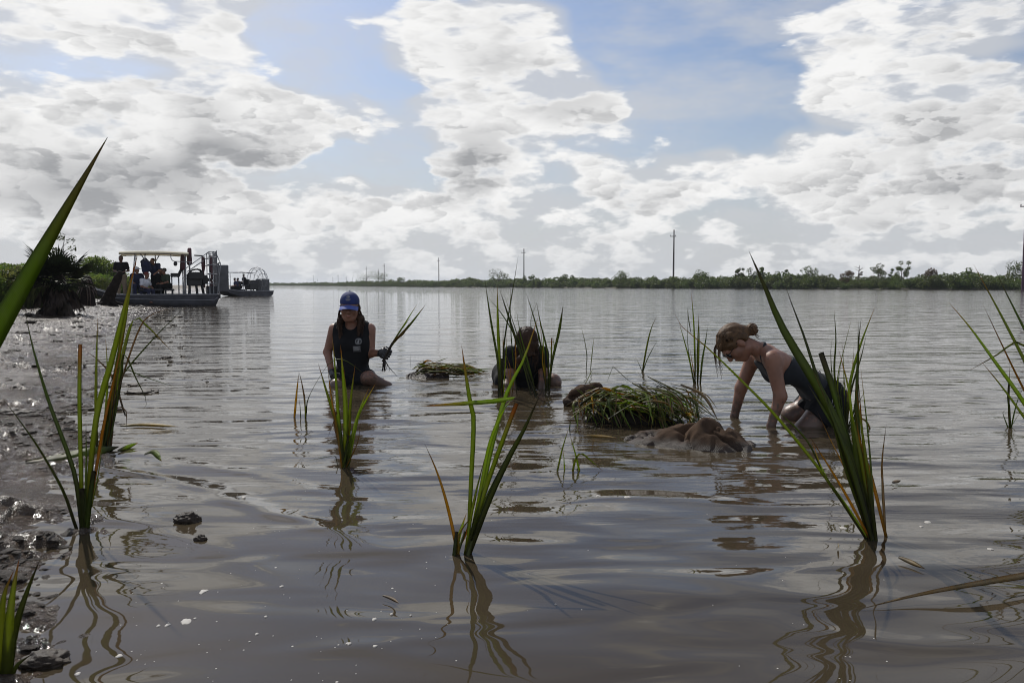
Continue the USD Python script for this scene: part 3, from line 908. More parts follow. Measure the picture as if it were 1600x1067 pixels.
def build_mud_crumbs():
    """Small broken lumps of mud lying over the wet bank and out into the shallows."""
    rng = np.random.default_rng(23)
    protos = []
    for k in range(7):
        m = trimesh.creation.icosphere(2)
        v = m.vertices * (1 + 1.1 * (meshkit.fbm(m.vertices * 1.7 + k * 9, 3, k) - .5)[:, None])
        protos.append(((v * [1.3, .9, .42], m.faces), M['clod']))
    where = []
    while len(where) < 4200:
        y = 1.9 * (45 / 1.9) ** rng.random()
        s = rng.normal(.9, 1.3) * (0.35 + .10 * min(y, 16))
        if s < -1.2 or s > 6 or (y < 5.5 and s < .02):
            continue
        x = np.interp(y, SHORE[:, 1], SHORE[:, 0]) - s * 1.1
        p = np.array([x, y, 0.0])
        if float(meshkit.fbm(p[None] * 1.3, 3, 61)[0]) < .47 + (.10 if s < 0 else 0):
            continue
        r = min(.007 + rng.gamma(1.2, .007), .05) * (0.45 + .075 * min(y, 18))
        z = max(float(bank_height(p[:1], p[1:2])[0]), -.004)
        where.append((int(rng.integers(7)), (x, y, z + .1 * r), rng.uniform(0, 6.28), (r, r, r * rng.uniform(.6, 1.3))))
    tag(instancer('mud_crumbs', protos, where), 'small dark crumbs of broken mud strewn over the wet bank', 'mud', None, 'stuff')


build_water()
build_bank()
build_mud_crumbs()
_s, _n = build_far_land()
build_far_shrubs(_s, _n)
build_far_trees(_s)
build_left_marsh()

# ---------------------------------------------------------------- people
def head_prims(C, u, f):
    """Skull, face and ears about the centre C, with u towards the crown and f towards the nose."""
    C, u, f = np.asarray(C, float), np.asarray(u, float), np.asarray(f, float)
    u = u / np.linalg.norm(u); f = f - (f @ u) * u; f = f / np.linalg.norm(f); s = np.cross(f, u)
    R = np.stack([s, f, u])
    L = lambda a, b, c: C + s * a + f * b + u * c
    p = [el(L(0, -.008, .028), (.075, .094, .086), R, .02), el(L(0, .022, -.035), (.060, .066, .078), R, .03), rc(L(0, .055, -.096), L(0, .05, -.088), .022, .026, .03),
         rc(L(-.034, .076, .020), L(.034, .076, .020), .014, .014, .02)]
    for k in (-1, 1):
        p += [rc(L(k * .04, .058, -.028), L(k * .045, .045, -.03), .026, .024, .025), el(L(k * .075, -.012, -.012), (.010, .021, .032), R, .008), rc(L(k * .05, .0, -.07), L(k * .025, .05, -.095), .022, .02, .03)]
        p.append(sub(el(L(k * .031, .095, .004), (.017, .012, .011), R, .012)))
    p += [rc(L(0, .090, .012), L(0, .108, -.030), .008, .0125, .012), rc(L(-.013, .095, -.034), L(.013, .095, -.034), .008, .008, .008), rc(L(-.019, .083, -.060), L(.019, .083, -.060), .0075, .0075, .01), rc(L(-.014, .080, -.071), L(.014, .080, -.071), .008, .008, .01)]
    return p, L, R


def add_face(L, R, parent, lips=True):
    for k in (-1, 1):
        e = obj('eye', ellipsoid(L(k * .031, .0785, .004), (.0125,) * 3, 2), M['eye_white'], parent)
        obj('iris', ellipsoid(L(k * .031, .0865, .003), (.0060,) * 3, 2), M['iris_dark'], e)
        a = [L(k * .046, .080, .021), L(k * .032, .089, .026), L(k * .015, .089, .022)]
        obj('eyebrow', tube(spline(a, 6), [.002, .0035, .004, .004, .0035, .002], 5), M['hair_dark'], parent)
    if lips:
        obj('lips', tube(spline([L(-.02, .083, -.0655), L(0, .0915, -.064), L(.02, .083, -.0655)], 7), [.002, .005, .0065, .0065, .0065, .005, .002], 6), M['lip'], parent)


def fist(palm, wrist, axis, side, curl=1.0, r=.0095):
    """A closed hand: palm, four bent fingers of different length wrapped about AXIS, and a thumb over them."""
    palm, wrist, axis, side = (np.asarray(x, float) for x in (palm, wrist, axis, side))
    axis = axis / np.linalg.norm(axis); side = side - (side @ axis) * axis; side /= np.linalg.norm(side)
    fw = np.cross(axis, side)
    p = [rc(wrist, palm - axis * .02, .026, .030, .02), rc(palm - axis * .034, palm + axis * .034, .022, .022, .015)]
    for k, (o, ln) in enumerate(((.036, .92), (.013, 1.0), (-.011, .95), (-.034, .78))):
        b = palm + axis * o + side * .026
        k1 = b + side * .028 * ln + fw * .014
        k2 = k1 + fw * .030 * ln - side * .006
        k3 = k2 - side * .026 * ln * curl + fw * .004
        p += [rc(b, k1, r * 1.12, r * 1.08, .006), rc(k1, k2, r * 1.08, r, .004), rc(k2, k3, r, r * .85, .004)]
    t0 = palm + axis * .032 - side * .006
    t1 = t0 + axis * .018 + fw * .030 + side * .010
    t2 = t1 - axis * .012 + fw * .012 + side * .028
    p += [rc(t0, t1, r * 1.35, r * 1.15, .01), rc(t1, t2, r * 1.12, r * .9, .005)]
    return p


def open_hand(wrist, d, palm_n, r=.0088):
    """A relaxed, slightly curled hand pointing along d, its palm facing palm_n."""
    wrist, d, n = (np.asarray(x, float) for x in (wrist, d, palm_n))
    d = d / np.linalg.norm(d); n = n - (n @ d) * d; n /= np.linalg.norm(n); s = np.cross(d, n)
    pc = wrist + d * .05
    p = [rc(wrist, pc, .024, .026, .015), rc(pc + s * .022, pc - s * .022, .020, .018, .012)]
    for o, ln in ((.030, .9), (.010, 1.0), (-.010, .95), (-.029, .75)):
        b = pc + s * o + d * .032
        k1 = b + d * .036 * ln + n * .006
        k2 = k1 + d * .022 * ln + n * .010
        k3 = k2 + d * .014 * ln + n * .012
        p += [rc(b, k1, r * 1.1, r, .005), rc(k1, k2, r, r * .95, .004), rc(k2, k3, r * .95, r * .8, .004)]
    t0 = pc + s * .026 - d * .02
    t1 = t0 + s * .022 + d * .026 + n * .006
    t2 = t1 + s * .006 + d * .028 + n * .006
    p += [rc(t0, t1, r * 1.35, r * 1.15, .008), rc(t1, t2, r * 1.1, r * .85, .004)]
    return p


def project(field, pts):
    """Moves points along +y until they meet the field's surface."""
    from scipy.interpolate import RegularGridInterpolator
    I = RegularGridInterpolator(field.ax, field.D, bounds_error=False, fill_value=0.5)
    p = np.array(pts, float)
    for _ in range(60):
        p[:, 1] += np.clip(I(p), -.02, .03) * .8
    return p


def decal(field, poly, lift=.002, seg=.006):
    """A thin raised print that follows the front (-y side) of a field; poly: shapely polygon in x, z."""
    m = trimesh.creation.extrude_polygon(poly, .001, engine='earcut')
    v = np.array(m.vertices)
    v, f = trimesh.remesh.subdivide_to_size(v, m.faces, seg)
    q = np.c_[v[:, 0], np.full(len(v), field.lo[1] + .0), v[:, 1]]
    q = project(field, q)
    q[:, 1] -= lift * .4 + v[:, 2] * lift / .001
    return q, f


def strand(pts, r, n=10):
    return tube(spline(pts, n), np.linspace(r, r * .35, n), 5)


def kneeling_woman():
    base = ground(550, 599)
    t = thing('person', 'person in blue cap and black sleeveless top, kneeling upright and holding a seedling', 'person', base)
    A = lambda *x: np.array(x, float)
    C = A(-.008, -.015, .672)
    u, f = A(.02, -.12, 1), A(.06, -1, -.16)
    hp, L, R = head_prims(C, u, f)
    torso = [rc((-.02, .075, .03), (-.01, .07, .10), .125, .122, .05), rc((-.07, .07, .03), (.05, .07, .03), .115, .115, .04), rc((-.01, .065, .14), (-.005, .06, .24), .108, .105, .05), rc((-.075, .05, .33), (.07, .05, .33), .090, .090, .05),
             rc((-.06, .05, .25), (.055, .05, .25), .082, .082, .05), rc((-.085, .055, .42), (.08, .055, .42), .078, .078, .05), rc((-.135, .06, .475), (.13, .06, .475), .048, .048, .05),
             el((-.062, -.018, .345), (.062, .055, .06), None, .04), el((.058, -.018, .345), (.062, .055, .06), None, .04)]
    arms = [rc((-.165, .06, .478), (-.228, .075, .272), .047, .037, .035), rc((-.228, .075, .272), (-.172, -.045, .125), .038, .026, .02),
            rc((.158, .06, .478), (.160, .045, .262), .047, .037, .035), rc((.160, .045, .262), (.272, -.085, .278), .038, .025, .02)]
    neck = [rc((-.004, .045, .49), (-.006, .015, .60), .055, .048, .03)]
    legs = [rc((.07, .05, .02), (.180, -.17, .070), .088, .060, .05), rc((.180, -.17, .070), (.325, -.09, -.02), .056, .044, .02), rc((.325, -.09, -.02), (.42, .08, -.15), .046, .036, .02),
            rc((-.085, .05, -.01), (-.085, -.24, .005), .088, .062, .05), rc((-.085, -.24, .005), (-.12, .08, -.18), .058, .045, .02), rc((-.14, .08, -.18), (-.14, .2, -.22), .04, .035, .02)]
    hand_r = open_hand((-.172, -.045, .125), (.28, -.35, -.75), (.7, .3, .2))
    body = Field(torso + arms + neck + legs + hand_r + hp, .0055)
    obj('body', body.mesh(), M['skin'], t)
    add_face(L, R, t)
    top = Field(torso + [rc((-.09, .058, .505), (.085, .058, .505), .040, .040, .04)], .006, pad=.06).offset(.011).wrinkle(.012, 11, 4, (1, 1, .55), 4).cut((0, 0, -1), (0, 0, .02)).cut((-1, 0, .12), (-.160, 0, .5)).cut((1, 0, .12), (.152, 0, .5))
    top.put(sub(el((-.005, -.035, .562), (.072, .10, .088), None, .01)))
    obj('tank_top', top.mesh(), M['cloth_black'], t)
    from shapely.geometry import Point, box as sbox
    from shapely import affinity, union_all
    k = 174.5
    X = lambda px: (px - 550) / k
    Z = lambda py: (597 - py) / k
    cx, cz = X(450 + 603 / 5.336), Z(430 + 540 / 5.336)
    ring = Point(cx, cz).buffer(.027).difference(Point(cx, cz).buffer(.0215))
    fig = union_all([affinity.scale(Point(cx, cz - .006).buffer(.01), .75, 1.15), Point(cx + .002, cz + .009).buffer(.0062), affinity.rotate(sbox(cx - .016, cz - .009, cx + .001, cz - .004), 28)])
    em = decal(top, ring), decal(top, fig)
    obj('round_emblem', cat(em), M['print_white'], t, smooth=False)
    rx0, rx1, rz0, rz1 = X(450 + 558 / 5.336), X(450 + 622 / 5.336), Z(430 + 625 / 5.336), Z(430 + 576 / 5.336)
    pt = obj('printed_patch', decal(top, sbox(rx0, rz0, rx1, rz1)), M['print_grey'], t, smooth=False)
    lines = [decal(top, sbox(rx0 + .006, rz1 - .011 - .010 * q, rx1 - .006 - .012 * (q % 2), rz1 - .006 - .010 * q), .004) for q in range(4)]
    obj('print_line', cat(lines), M['print_white'], pt, smooth=False)
    sh = Field([rc((-.02, .075, .02), (-.01, .07, .07), .128, .12, .05), rc((-.07, .07, .02), (.05, .07, .02), .12, .12, .04), rc((.07, .05, .02), (.140, -.08, .052), .094, .078, .05), rc((-.085, .05, -.01), (-.085, -.12, .0), .094, .078, .05)], .007, pad=.05).offset(.010).wrinkle(.013, 11, 8, (1, 1, 1), 4)
    obj('shorts', sh.mesh(), M['cloth_black'], t)
    # hair: back of the head under the cap and two tails falling in front of the shoulders
    hair = [el(L(0, -.022, .015), (.083, .092, .088), R, .02), rc(L(-.068, -.005, -.01), A(-.098, .0, .56), .028, .026, .02), rc(A(-.098, .0, .56), A(-.088, -.055, .40), .026, .010, .02),
            rc(L(.066, -.01, -.03), A(.083, -.01, .575), .022, .024, .02), rc(A(.083, -.01, .575), A(.072, -.06, .43), .024, .010, .02), rc(L(-.045, -.06, -.05), L(.045, -.06, -.05), .03, .03, .03)]
    hf = Field(hair, .005, pad=.03)
    hf.put(sub(el(L(0, .095, -.045), (.058, .085, .115), R, .01)))
    hf.wrinkle(.008, 34, 3, (1, 1, .16), 3)
    wisps = [strand([L(k * .07, .0, -.02), A(k * .09, -.01, .60 - .01 * q), A(k * (.10 + .012 * q), -.02 + .01 * q, .52 - .02 * q), A(k * (.095 + .01 * q), -.04, .43 - .018 * q)], .0035) for k in (-1, 1) for q in range(5)]
    rng = np.random.default_rng(2)
    for sd in (-1, 1):
        for q in range(26):
            x0 = rng.uniform(.066, .086)
            wisps.append(strand([L(sd * x0, rng.uniform(-.03, .03), .015), A(sd * (x0 + rng.uniform(.0, .028)), rng.uniform(-.02, .03), .60), A(sd * (x0 + rng.uniform(.0, .036)), rng.uniform(-.05, .0), .53), A(sd * (x0 + rng.uniform(-.015, .03)), rng.uniform(-.075, -.03), .43 + rng.uniform(-.02, .07))], .0036, 12))
    wisps += [strand([L(k * .078, -.01 + .01 * q, -.0), L(k * (.088 + .004 * q), -.01, -.05), L(k * (.082 + .007 * q), .0, -.10), L(k * (.092 + .005 * q), .01, -.15)], .0045) for k in (-1, 1) for q in range(4)]
    obj('hair', cat([hf.mesh()] + wisps), M['hair_brown'], t)
    cap = Field([el(L(0, -.010, .050), (.085, .104, .088), R, .02)], .0045, pad=.02)
    cap.cut(-R[2] + R[1] * .08, L(0, 0, .032)).wrinkle(.002, 18, 2)
    cp = obj('cap', cap.mesh(), M['cloth_blue'], t)
    th = np.linspace(-1.12, 1.12, 19)
    vb, fb = [], []
    for q, a in enumerate(th):
        for r_, (fr, dz) in enumerate(((0.0, 0.0), (0.5, -.008), (1.0, -.024))):
            lx = math.sin(a) * .088 * (1 + .03 * fr)
            ly = .098 * math.cos(a) * 1.0 + fr * .070 * math.cos(a * .9) ** .7 - .010
            drop = -.030 * (math.sin(a) ** 2)
            vb += [L(lx, ly, .036 + dz + drop), L(lx, ly, .032 + dz + drop)]
    for q in range(len(th) - 1):
        for r_ in range(2):
            a0, a1 = q * 6 + r_ * 2, q * 6 + r_ * 2 + 2
            b0, b1 = a0 + 6, a1 + 6
            fb += [(a0, b0, b1), (a0, b1, a1), (a0 + 1, b1 + 1, b0 + 1), (a0 + 1, a1 + 1, b1 + 1)]
        fb += [(q * 6 + 4, q * 6 + 10, q * 6 + 11), (q * 6 + 4, q * 6 + 11, q * 6 + 5)]
    obj('brim', (np.array(vb), np.array(fb)), M['cap_brim'], cp, smooth=40)
    ring = affinity.scale(Point(-.004, .765).buffer(.013), 1.1, .62).difference(affinity.scale(Point(-.004, .765).buffer(.010), 1.1, .5))
    bar = [sbox(-.026, .742, .018, .746), sbox(-.018, .734, .010, .7375)]
    obj('cap_emblem', cat([decal(cap, ring, .0015), decal(cap, sbox(-.010, .763, .003, .767), .0015)] + [decal(cap, b, .0015) for b in bar]), M['print_white'], cp, smooth=False)
    obj('cap_button', ellipsoid(L(0, -.01, .146), (.009, .009, .005), 2), M['cloth_blue'], cp)
    hold = A(.325, -.110, .288)
    ax = A(.42, .05, .86)
    glove = Field([rc((.245, -.05, .272), (.285, -.095, .282), .029, .029, .01)] + fist(hold + A(-.026, .02, -.005), (.285, -.095, .282), ax, (.35, -.9, -.15), 1.0, .0105), .003).wrinkle(.003, 60, 5)
    obj('glove', glove.mesh(), M['glove_rubber'], t)
    gl2 = Field(open_hand((-.168, -.052, .118), (.28, -.35, -.75), (.7, .3, .2), .0105), .004).offset(.003)
    obj('glove', gl2.mesh(), M['glove_rubber'], t)
    # the seedling she holds
    hw = base + hold + A(0.012, -.028, 0)
    s = thing('grass_seedling', 'young cut grass plant with dangling muddy roots held in a black glove', 'seedling', hw)
    px = lambda x, y, dy=0.0: A((x - 609.5) / k, dy, (543.5 - y) / k)
    for nm, pts, w, mat in (('leaf', [px(606, 552), px(613, 536), px(634, 503, .02), px(655, 470, .03)], .016, 'leaf_green'), ('leaf', [px(607, 551), px(618, 530), px(643, 503, -.02), px(669, 471, -.04)], .026, 'leaf_cut'), ('leaf', [px(607, 550), px(617, 530), px(630, 510), px(646, 490)], .015, 'leaf_cut'), ('leaf', [px(616, 530, -.01), px(627, 520, -.015), px(634, 514, -.02), px(643, 500, -.02)], .028, 'leaf_yellow')):
        m, uv = blade(pts, w, 14, across=(.8, .55, -.2), base_w=.35)
        obj(nm, m, M[mat], s, uv=uv)
    obj('stem', tube(spline([px(603, 558), px(608, 547), px(617, 529)], 8), np.linspace(.014, .007, 8), 7), M['root_mud'], s)
    rng = np.random.default_rng(3)
    rr = [tube(spline([px(605, 556), px(604.5 + rng.normal() * 1.2, 562, rng.normal() * .01), px(604.5 + rng.normal() * 1.6, 571 + rng.normal() * 2, rng.normal() * .015)], 8), np.linspace(.007, .0025, 8), 5) for _ in range(14)]
    rr += [tube(spline([px(606, 556), px(609, 562), px(613, 568), px(624, 580)], 8), np.linspace(.005, .0016, 8), 5), tube(spline([px(609, 562), px(608, 568), px(604, 574)], 6), np.linspace(.003, .0012, 6), 5), tube(spline([px(611, 565), px(613, 569), px(611, 573)], 6), np.linspace(.003, .0012, 6), 5)]
    obj('roots', cat(rr), M['root_mud'], s)


def middle_woman():
    base = ground(822, 604)
    t = thing('person', 'person in black T-shirt bent far forward on both arms behind tall grass blades, hair hanging', 'person', base)
    A = lambda *x: np.array(x, float)
    C = A(.0, -.20, .400)
    u, f = A(.03, -.84, .54), A(.10, -.54, -.84)
    hp, L, R = head_prims(C, u, f)
    torso = [rc((-.10, .02, .265), (.10, .02, .265), .070, .070, .05), rc((-.07, .06, .22), (.055, .06, .22), .095, .095, .05), rc((-.05, .16, .19), (-.09, .26, .14), .105, .11, .05), rc((-.17, .34, .07), (-.06, .34, .07), .12, .12, .05), rc((-.03, -.02, .18), (.02, -.02, .18), .07, .07, .05)]
    sleeves = [rc((-.125, .0, .285), (-.135, -.045, .20), .058, .052, .03), rc((.125, .0, .285), (.140, -.045, .20), .058, .052, .03)]
    arms = [rc((-.125, .0, .285), (-.135, -.075, .13), .047, .040, .03), rc((-.135, -.075, .13), (-.105, -.16, -.06), .040, .030, .02), rc((.125, .0, .285), (.145, -.075, .13), .047, .040, .03), rc((.145, -.075, .13), (.118, -.16, -.06), .040, .030, .02)]
    hands = open_hand((-.105, -.16, -.06), (.1, -.5, -.8), (0, -.8, .5)) + open_hand((.118, -.16, -.06), (-.1, -.5, -.8), (0, -.8, .5))
    legs = [rc((-.05, .32, .06), (.235, .10, .025), .10, .072, .04), rc((.235, .10, .025), (.17, .40, -.16), .066, .045, .03), rc((-.17, .32, .03), (-.165, .03, -.03), .10, .070, .04), rc((-.165, .03, -.03), (-.20, .40, -.17), .066, .045, .03)]
    neck = [rc((0, -.03, .30), C - R[2] * .05 - R[1] * .02, .055, .05, .03)]
    obj('body', Field(torso + arms + hands + legs + neck + hp, .0065).mesh(), M['skin'], t)
    add_face(L, R, t)
    sh = Field(torso[:3] + [torso[4]] + sleeves + [rc((-.02, .0, .16), (-.015, .02, .02), .085, .070, .05), rc((-.09, .24, .12), (-.16, .26, .02), .12, .11, .05)], .0065, pad=.05).offset(.010).wrinkle(.015, 10, 14, (1, 1, .6), 4)
    obj('t_shirt', sh.mesh(), M['cloth_black'], t)
    sho = Field([torso[3], rc((-.05, .32, .05), (.12, .19, .04), .106, .092, .04), rc((-.17, .32, .05), (-.18, .18, .02), .105, .09, .04)], .008, pad=.05).offset(.012).wrinkle(.008, 10, 18)
    obj('shorts', sho.mesh(), M['cloth_black'], t)
    hair = [el(L(0, -.012, .032), (.087, .104, .096), R, .02), rc(L(-.062, .02, .03), A(-.070, -.285, .25), .036, .018, .03), rc(L(.06, .02, .03), A(.058, -.275, .30), .032, .014, .03), rc(L(-.02, .06, .05), A(-.03, -.30, .27), .034, .016, .03), el(L(0, .05, .02), (.072, .055, .075), R, .03), rc(L(-.03, -.06, .0), A(-.075, -.18, .30), .05, .03, .04), rc(A(-.07, -.285, .25), A(-.05, -.27, .16), .020, .008, .02)]
    hf = Field(hair, .0055, pad=.03)
    hf.put(rc(L(-.045, .05, .05), A(-.045, -.30, .27), .034, .018, .03)); hf.put(rc(L(.03, .06, .05), A(.02, -.30, .30), .034, .016, .03))
    hf.wrinkle(.010, 30, 13, (1, 1, .3))
    rng = np.random.default_rng(9)
    wisps = [strand([L(k * .06, .01, .01), A(k * rng.uniform(.06, .1), -.25, .34), A(k * rng.uniform(.05, .1), -.26, .27), A(k * rng.uniform(.03, .1), -.27, rng.uniform(.14, .22))], .003) for k in (-1, -1, -1, -1, 1, 1) for q in range(4)]
    for q in range(70):                                             # loose locks falling forward over the crown
        a = rng.uniform(-1.5, 1.5)
        s0 = L(.055 * math.sin(a), -.05 + .02 * rng.normal(), .104)
        s1 = L(.086 * math.sin(a), .05 * math.cos(a) + .01, .098)
        s2 = L(.097 * math.sin(a), .098 * math.cos(a), .02)
        s3 = s2 + A(rng.normal() * .012, -.01, -.06 - rng.uniform(0, .09))
        wisps.append(strand([s0, s1, s2, s3], .0032, 12))
    obj('hair', cat([hf.mesh()] + wisps), M['hair_brown'], t)


def leaning_woman():
    base = ground(1240, 659)
    t = thing('person', 'person with a hair bun and sunglasses leaning forward on both arms, seen from the side', 'person', base)
    A = lambda *x: np.array(x, float)
    C = A(-.384, .01, .502)
    u, f = A(-.86, -.03, .46), A(-.46, -.06, -.88)
    hp, L, R = head_prims(C, u, f)
    torso = [rc((-.165, -.09, .405), (-.175, .115, .405), .062, .062, .04), rc((-.115, -.05, .365), (-.115, .07, .365), .086, .086, .05), rc((-.03, -.045, .325), (-.03, .06, .325), .075, .075, .05), rc((.055, -.040, .282), (.055, .055, .282), .066, .066, .05),
             rc((.125, -.055, .232), (.125, .065, .232), .076, .076, .05), rc((.175, -.06, .185), (.175, .075, .185), .094, .094, .05), el((.205, -.055, .150), (.092, .085, .095), None, .05), el((.205, .07, .150), (.092, .085, .095), None, .05), el((-.115, -.055, .298), (.055, .05, .055), None, .04), el((-.115, .075, .298), (.055, .05, .055), None, .04)]
    arms = [rc((-.190, -.14, .415), (-.142, -.165, .185), .050, .038, .04), rc((-.142, -.165, .185), (-.195, -.165, .005), .039, .026, .02), rc((-.215, .165, .40), (-.285, .190, .195), .050, .038, .04), rc((-.285, .190, .195), (-.325, .19, .01), .039, .026, .02)]
    hands = open_hand((-.195, -.165, .005), (-.25, 0, -.95), (-.9, .2, .2)) + open_hand((-.325, .19, .01), (-.3, 0, -.95), (-.9, -.2, .2))
    neck = [rc((-.17, .01, .43), C - R[2] * .06 - R[1] * .03, .052, .046, .035), rc((-.19, -.05, .445), (-.19, .07, .445), .045, .045, .04)]
    legs = [rc((.19, -.07, .10), (.03, -.115, -.045), .098, .072, .05), rc((.03, -.115, -.045), (.36, -.11, -.22), .066, .042, .03), rc((.19, .085, .10), (.035, .12, .02), .098, .072, .05), rc((.035, .12, .02), (.36, .12, -.18), .066, .042, .03)]
    obj('body', Field(torso + arms + hands + neck + legs + hp, .005).mesh(), M['skin'], t)
    add_face(L, R, t)
    halter = Field(torso, .0055, pad=.05).offset(.007).wrinkle(.009, 15, 24, (1, .5, .6), 4)
    ax = A(.82, 0, -.57)
    halter.cut(-ax, A(-.055, 0, .41)).cut(ax, A(.16, 0, .2))
    bib = Field([torso[1], torso[8], torso[9], torso[0], neck[0]], .0055, pad=.03).offset(.006).cut((.42, 0, 1), (-.13, 0, .345)).cut((0, 1, .35), (0, .085, .38)).cut((0, -1, .35), (0, -.065, .38))
    strap = tube(spline([A(-.205, -.055, .35), A(-.235, -.062, .43), A(-.208, -.045, .492), A(-.195, .01, .503), A(-.208, .065, .49), A(-.235, .08, .43), A(-.205, .075, .35)], 22), .009, 6)
    obj('halter_top', cat([halter.mesh(), bib.mesh(), strap]), M['cloth_charcoal'], t)
    sh = Field(torso[4:8] + [rc((.19, -.07, .10), (.115, -.095, .045), .104, .092, .05), rc((.19, .085, .10), (.12, .105, .06), .104, .092, .05)], .006, pad=.05).offset(.011).wrinkle(.013, 12, 28, (1, 1, 1), 4)
    sh.cut(-ax, A(.125, 0, .22)).cut(A(-.72, 0, -.7), A(.075, 0, .07))
    so = obj('shorts', sh.mesh(), M['cloth_black'], t)
    st = []
    for q in range(3):
        pts = np.array([[.14 + .018 * q, -.4, .07], [.16 + .018 * q, -.4, .12], [.175 + .018 * q, -.4, .17], [.18 + .018 * q, -.4, .20]])
        st.append(tube(spline(project(sh, pts) - [0, .001, 0], 10), .0022, 5))
    obj('side_stripe', cat(st), M['print_white'], so)
    ruff = []
    rng = np.random.default_rng(4)
    for q in range(16):                                             # fringed seam low on the back
        s_ = q / 15
        b = A(-.01 + .17 * s_, -.03, .395 - .115 * s_)
        ruff.append(tube([b, b + A(.012 + rng.normal() * .004, -.01, .024 + rng.uniform(0, .01))], [.006, .002], 4))
    obj('fringe', cat(ruff), M['cloth_charcoal'], t)
    hair = [el(L(0, -.014, .034), (.083, .101, .090), R, .02), rc(L(0, -.06, .01), L(0, -.112, -.045), .062, .034, .03)] + [rc(L(k * .062, .03, .035), L(k * .062, -.05, -.02), .022, .026, .02) for k in (-1, 1)]
    hf = Field(hair, .0045, pad=.03)
    hf.put(sub(el(L(0, .118, -.062), (.12, .078, .112), R, .012)))
    for k in (-1, 1):
        hf.put(sub(el(L(k * .085, -.006, -.03), (.03, .034, .045), R, .01)))
    hf.wrinkle(.0055, 42, 33, (.25, 1, .7))
    rng = np.random.default_rng(19)
    wisps = [strand([A(-.482 + .006 * q, .01 + k * .05, .500), A(-.500 + .005 * q, .01 + k * .055, .455), A(-.492 + .004 * q, .01 + k * .052, .38), A(-.472 + .003 * q, .01 + k * .05, .275 + .03 * q)], .0032) for k in (-1, 1) for q in range(4)]
    wisps += [strand([L(rng.uniform(-.04, .04), -.10, -.06), L(rng.uniform(-.05, .05), -.11, -.10), L(rng.uniform(-.06, .06), -.09 - rng.uniform(0, .03), -.13)], .002) for q in range(8)]
    for q in range(110):
        a = rng.uniform(-1.0, 1.0)
        p0 = L(.074 * math.sin(a * 1.5), .083 * math.cos(a * 1.5) + .004, .060 + rng.uniform(-.005, .02) - .035 * abs(a))
        p1 = L(.088 * math.sin(a * 1.4), -.01, .034 + .088 * math.cos(a * 1.4))
        p2 = L(.060 * math.sin(a * 1.4), -.088, .02 + .045 * math.cos(a * 1.3))
        p3 = L(.012 * a, -.118, -.045)
        wisps.append(strand([p0, (p0 + p1) / 2 + (p0 + p1 - 2 * L(0, -.01, .03)) * .05, p1, p2, p3], .0026, 12))
    h = obj('hair', cat([hf.mesh()] + wisps), M['hair_blond'], t)
    bc = L(0, -.128, -.058)
    bun = Field([el(bc, (.036, .036, .036), None, .01)], .0035, pad=.015).wrinkle(.009, 48, 7)
    loops = []
    for q in range(5):
        a0 = rng.uniform(0, 6.28); ax2 = rng.normal(size=3); ax2 /= np.linalg.norm(ax2)
        e1 = np.cross(ax2, [0.3, .5, .8]); e1 /= np.linalg.norm(e1); e2 = np.cross(ax2, e1)
        loops.append(tube([bc + .034 * (e1 * math.cos(a) + e2 * math.sin(a)) + ax2 * .008 for a in np.linspace(0, 5.6, 16)], .0075, 6))
    obj('bun', cat([bun.mesh()] + loops), M['hair_blond'], h)
    gl = obj('sunglasses', tube(spline([L(-.078, -.005, .008), L(-.072, .05, .012), L(-.062, .088, .014), L(-.03, .104, .016), L(0, .106, .013), L(.03, .104, .016), L(.062, .088, .014), L(.072, .05, .012), L(.078, -.005, .008)], 30), .0026, 5), M['lens_dark'], t)
    for k in (-1, 1):
        obj('lens', Field([el(L(k * .036, .094, .002), (.028, .0075, .021), R, .003)], .003, pad=.01).mesh(), M['lens_dark'], gl)


kneeling_woman()
middle_woman()
leaning_woman()

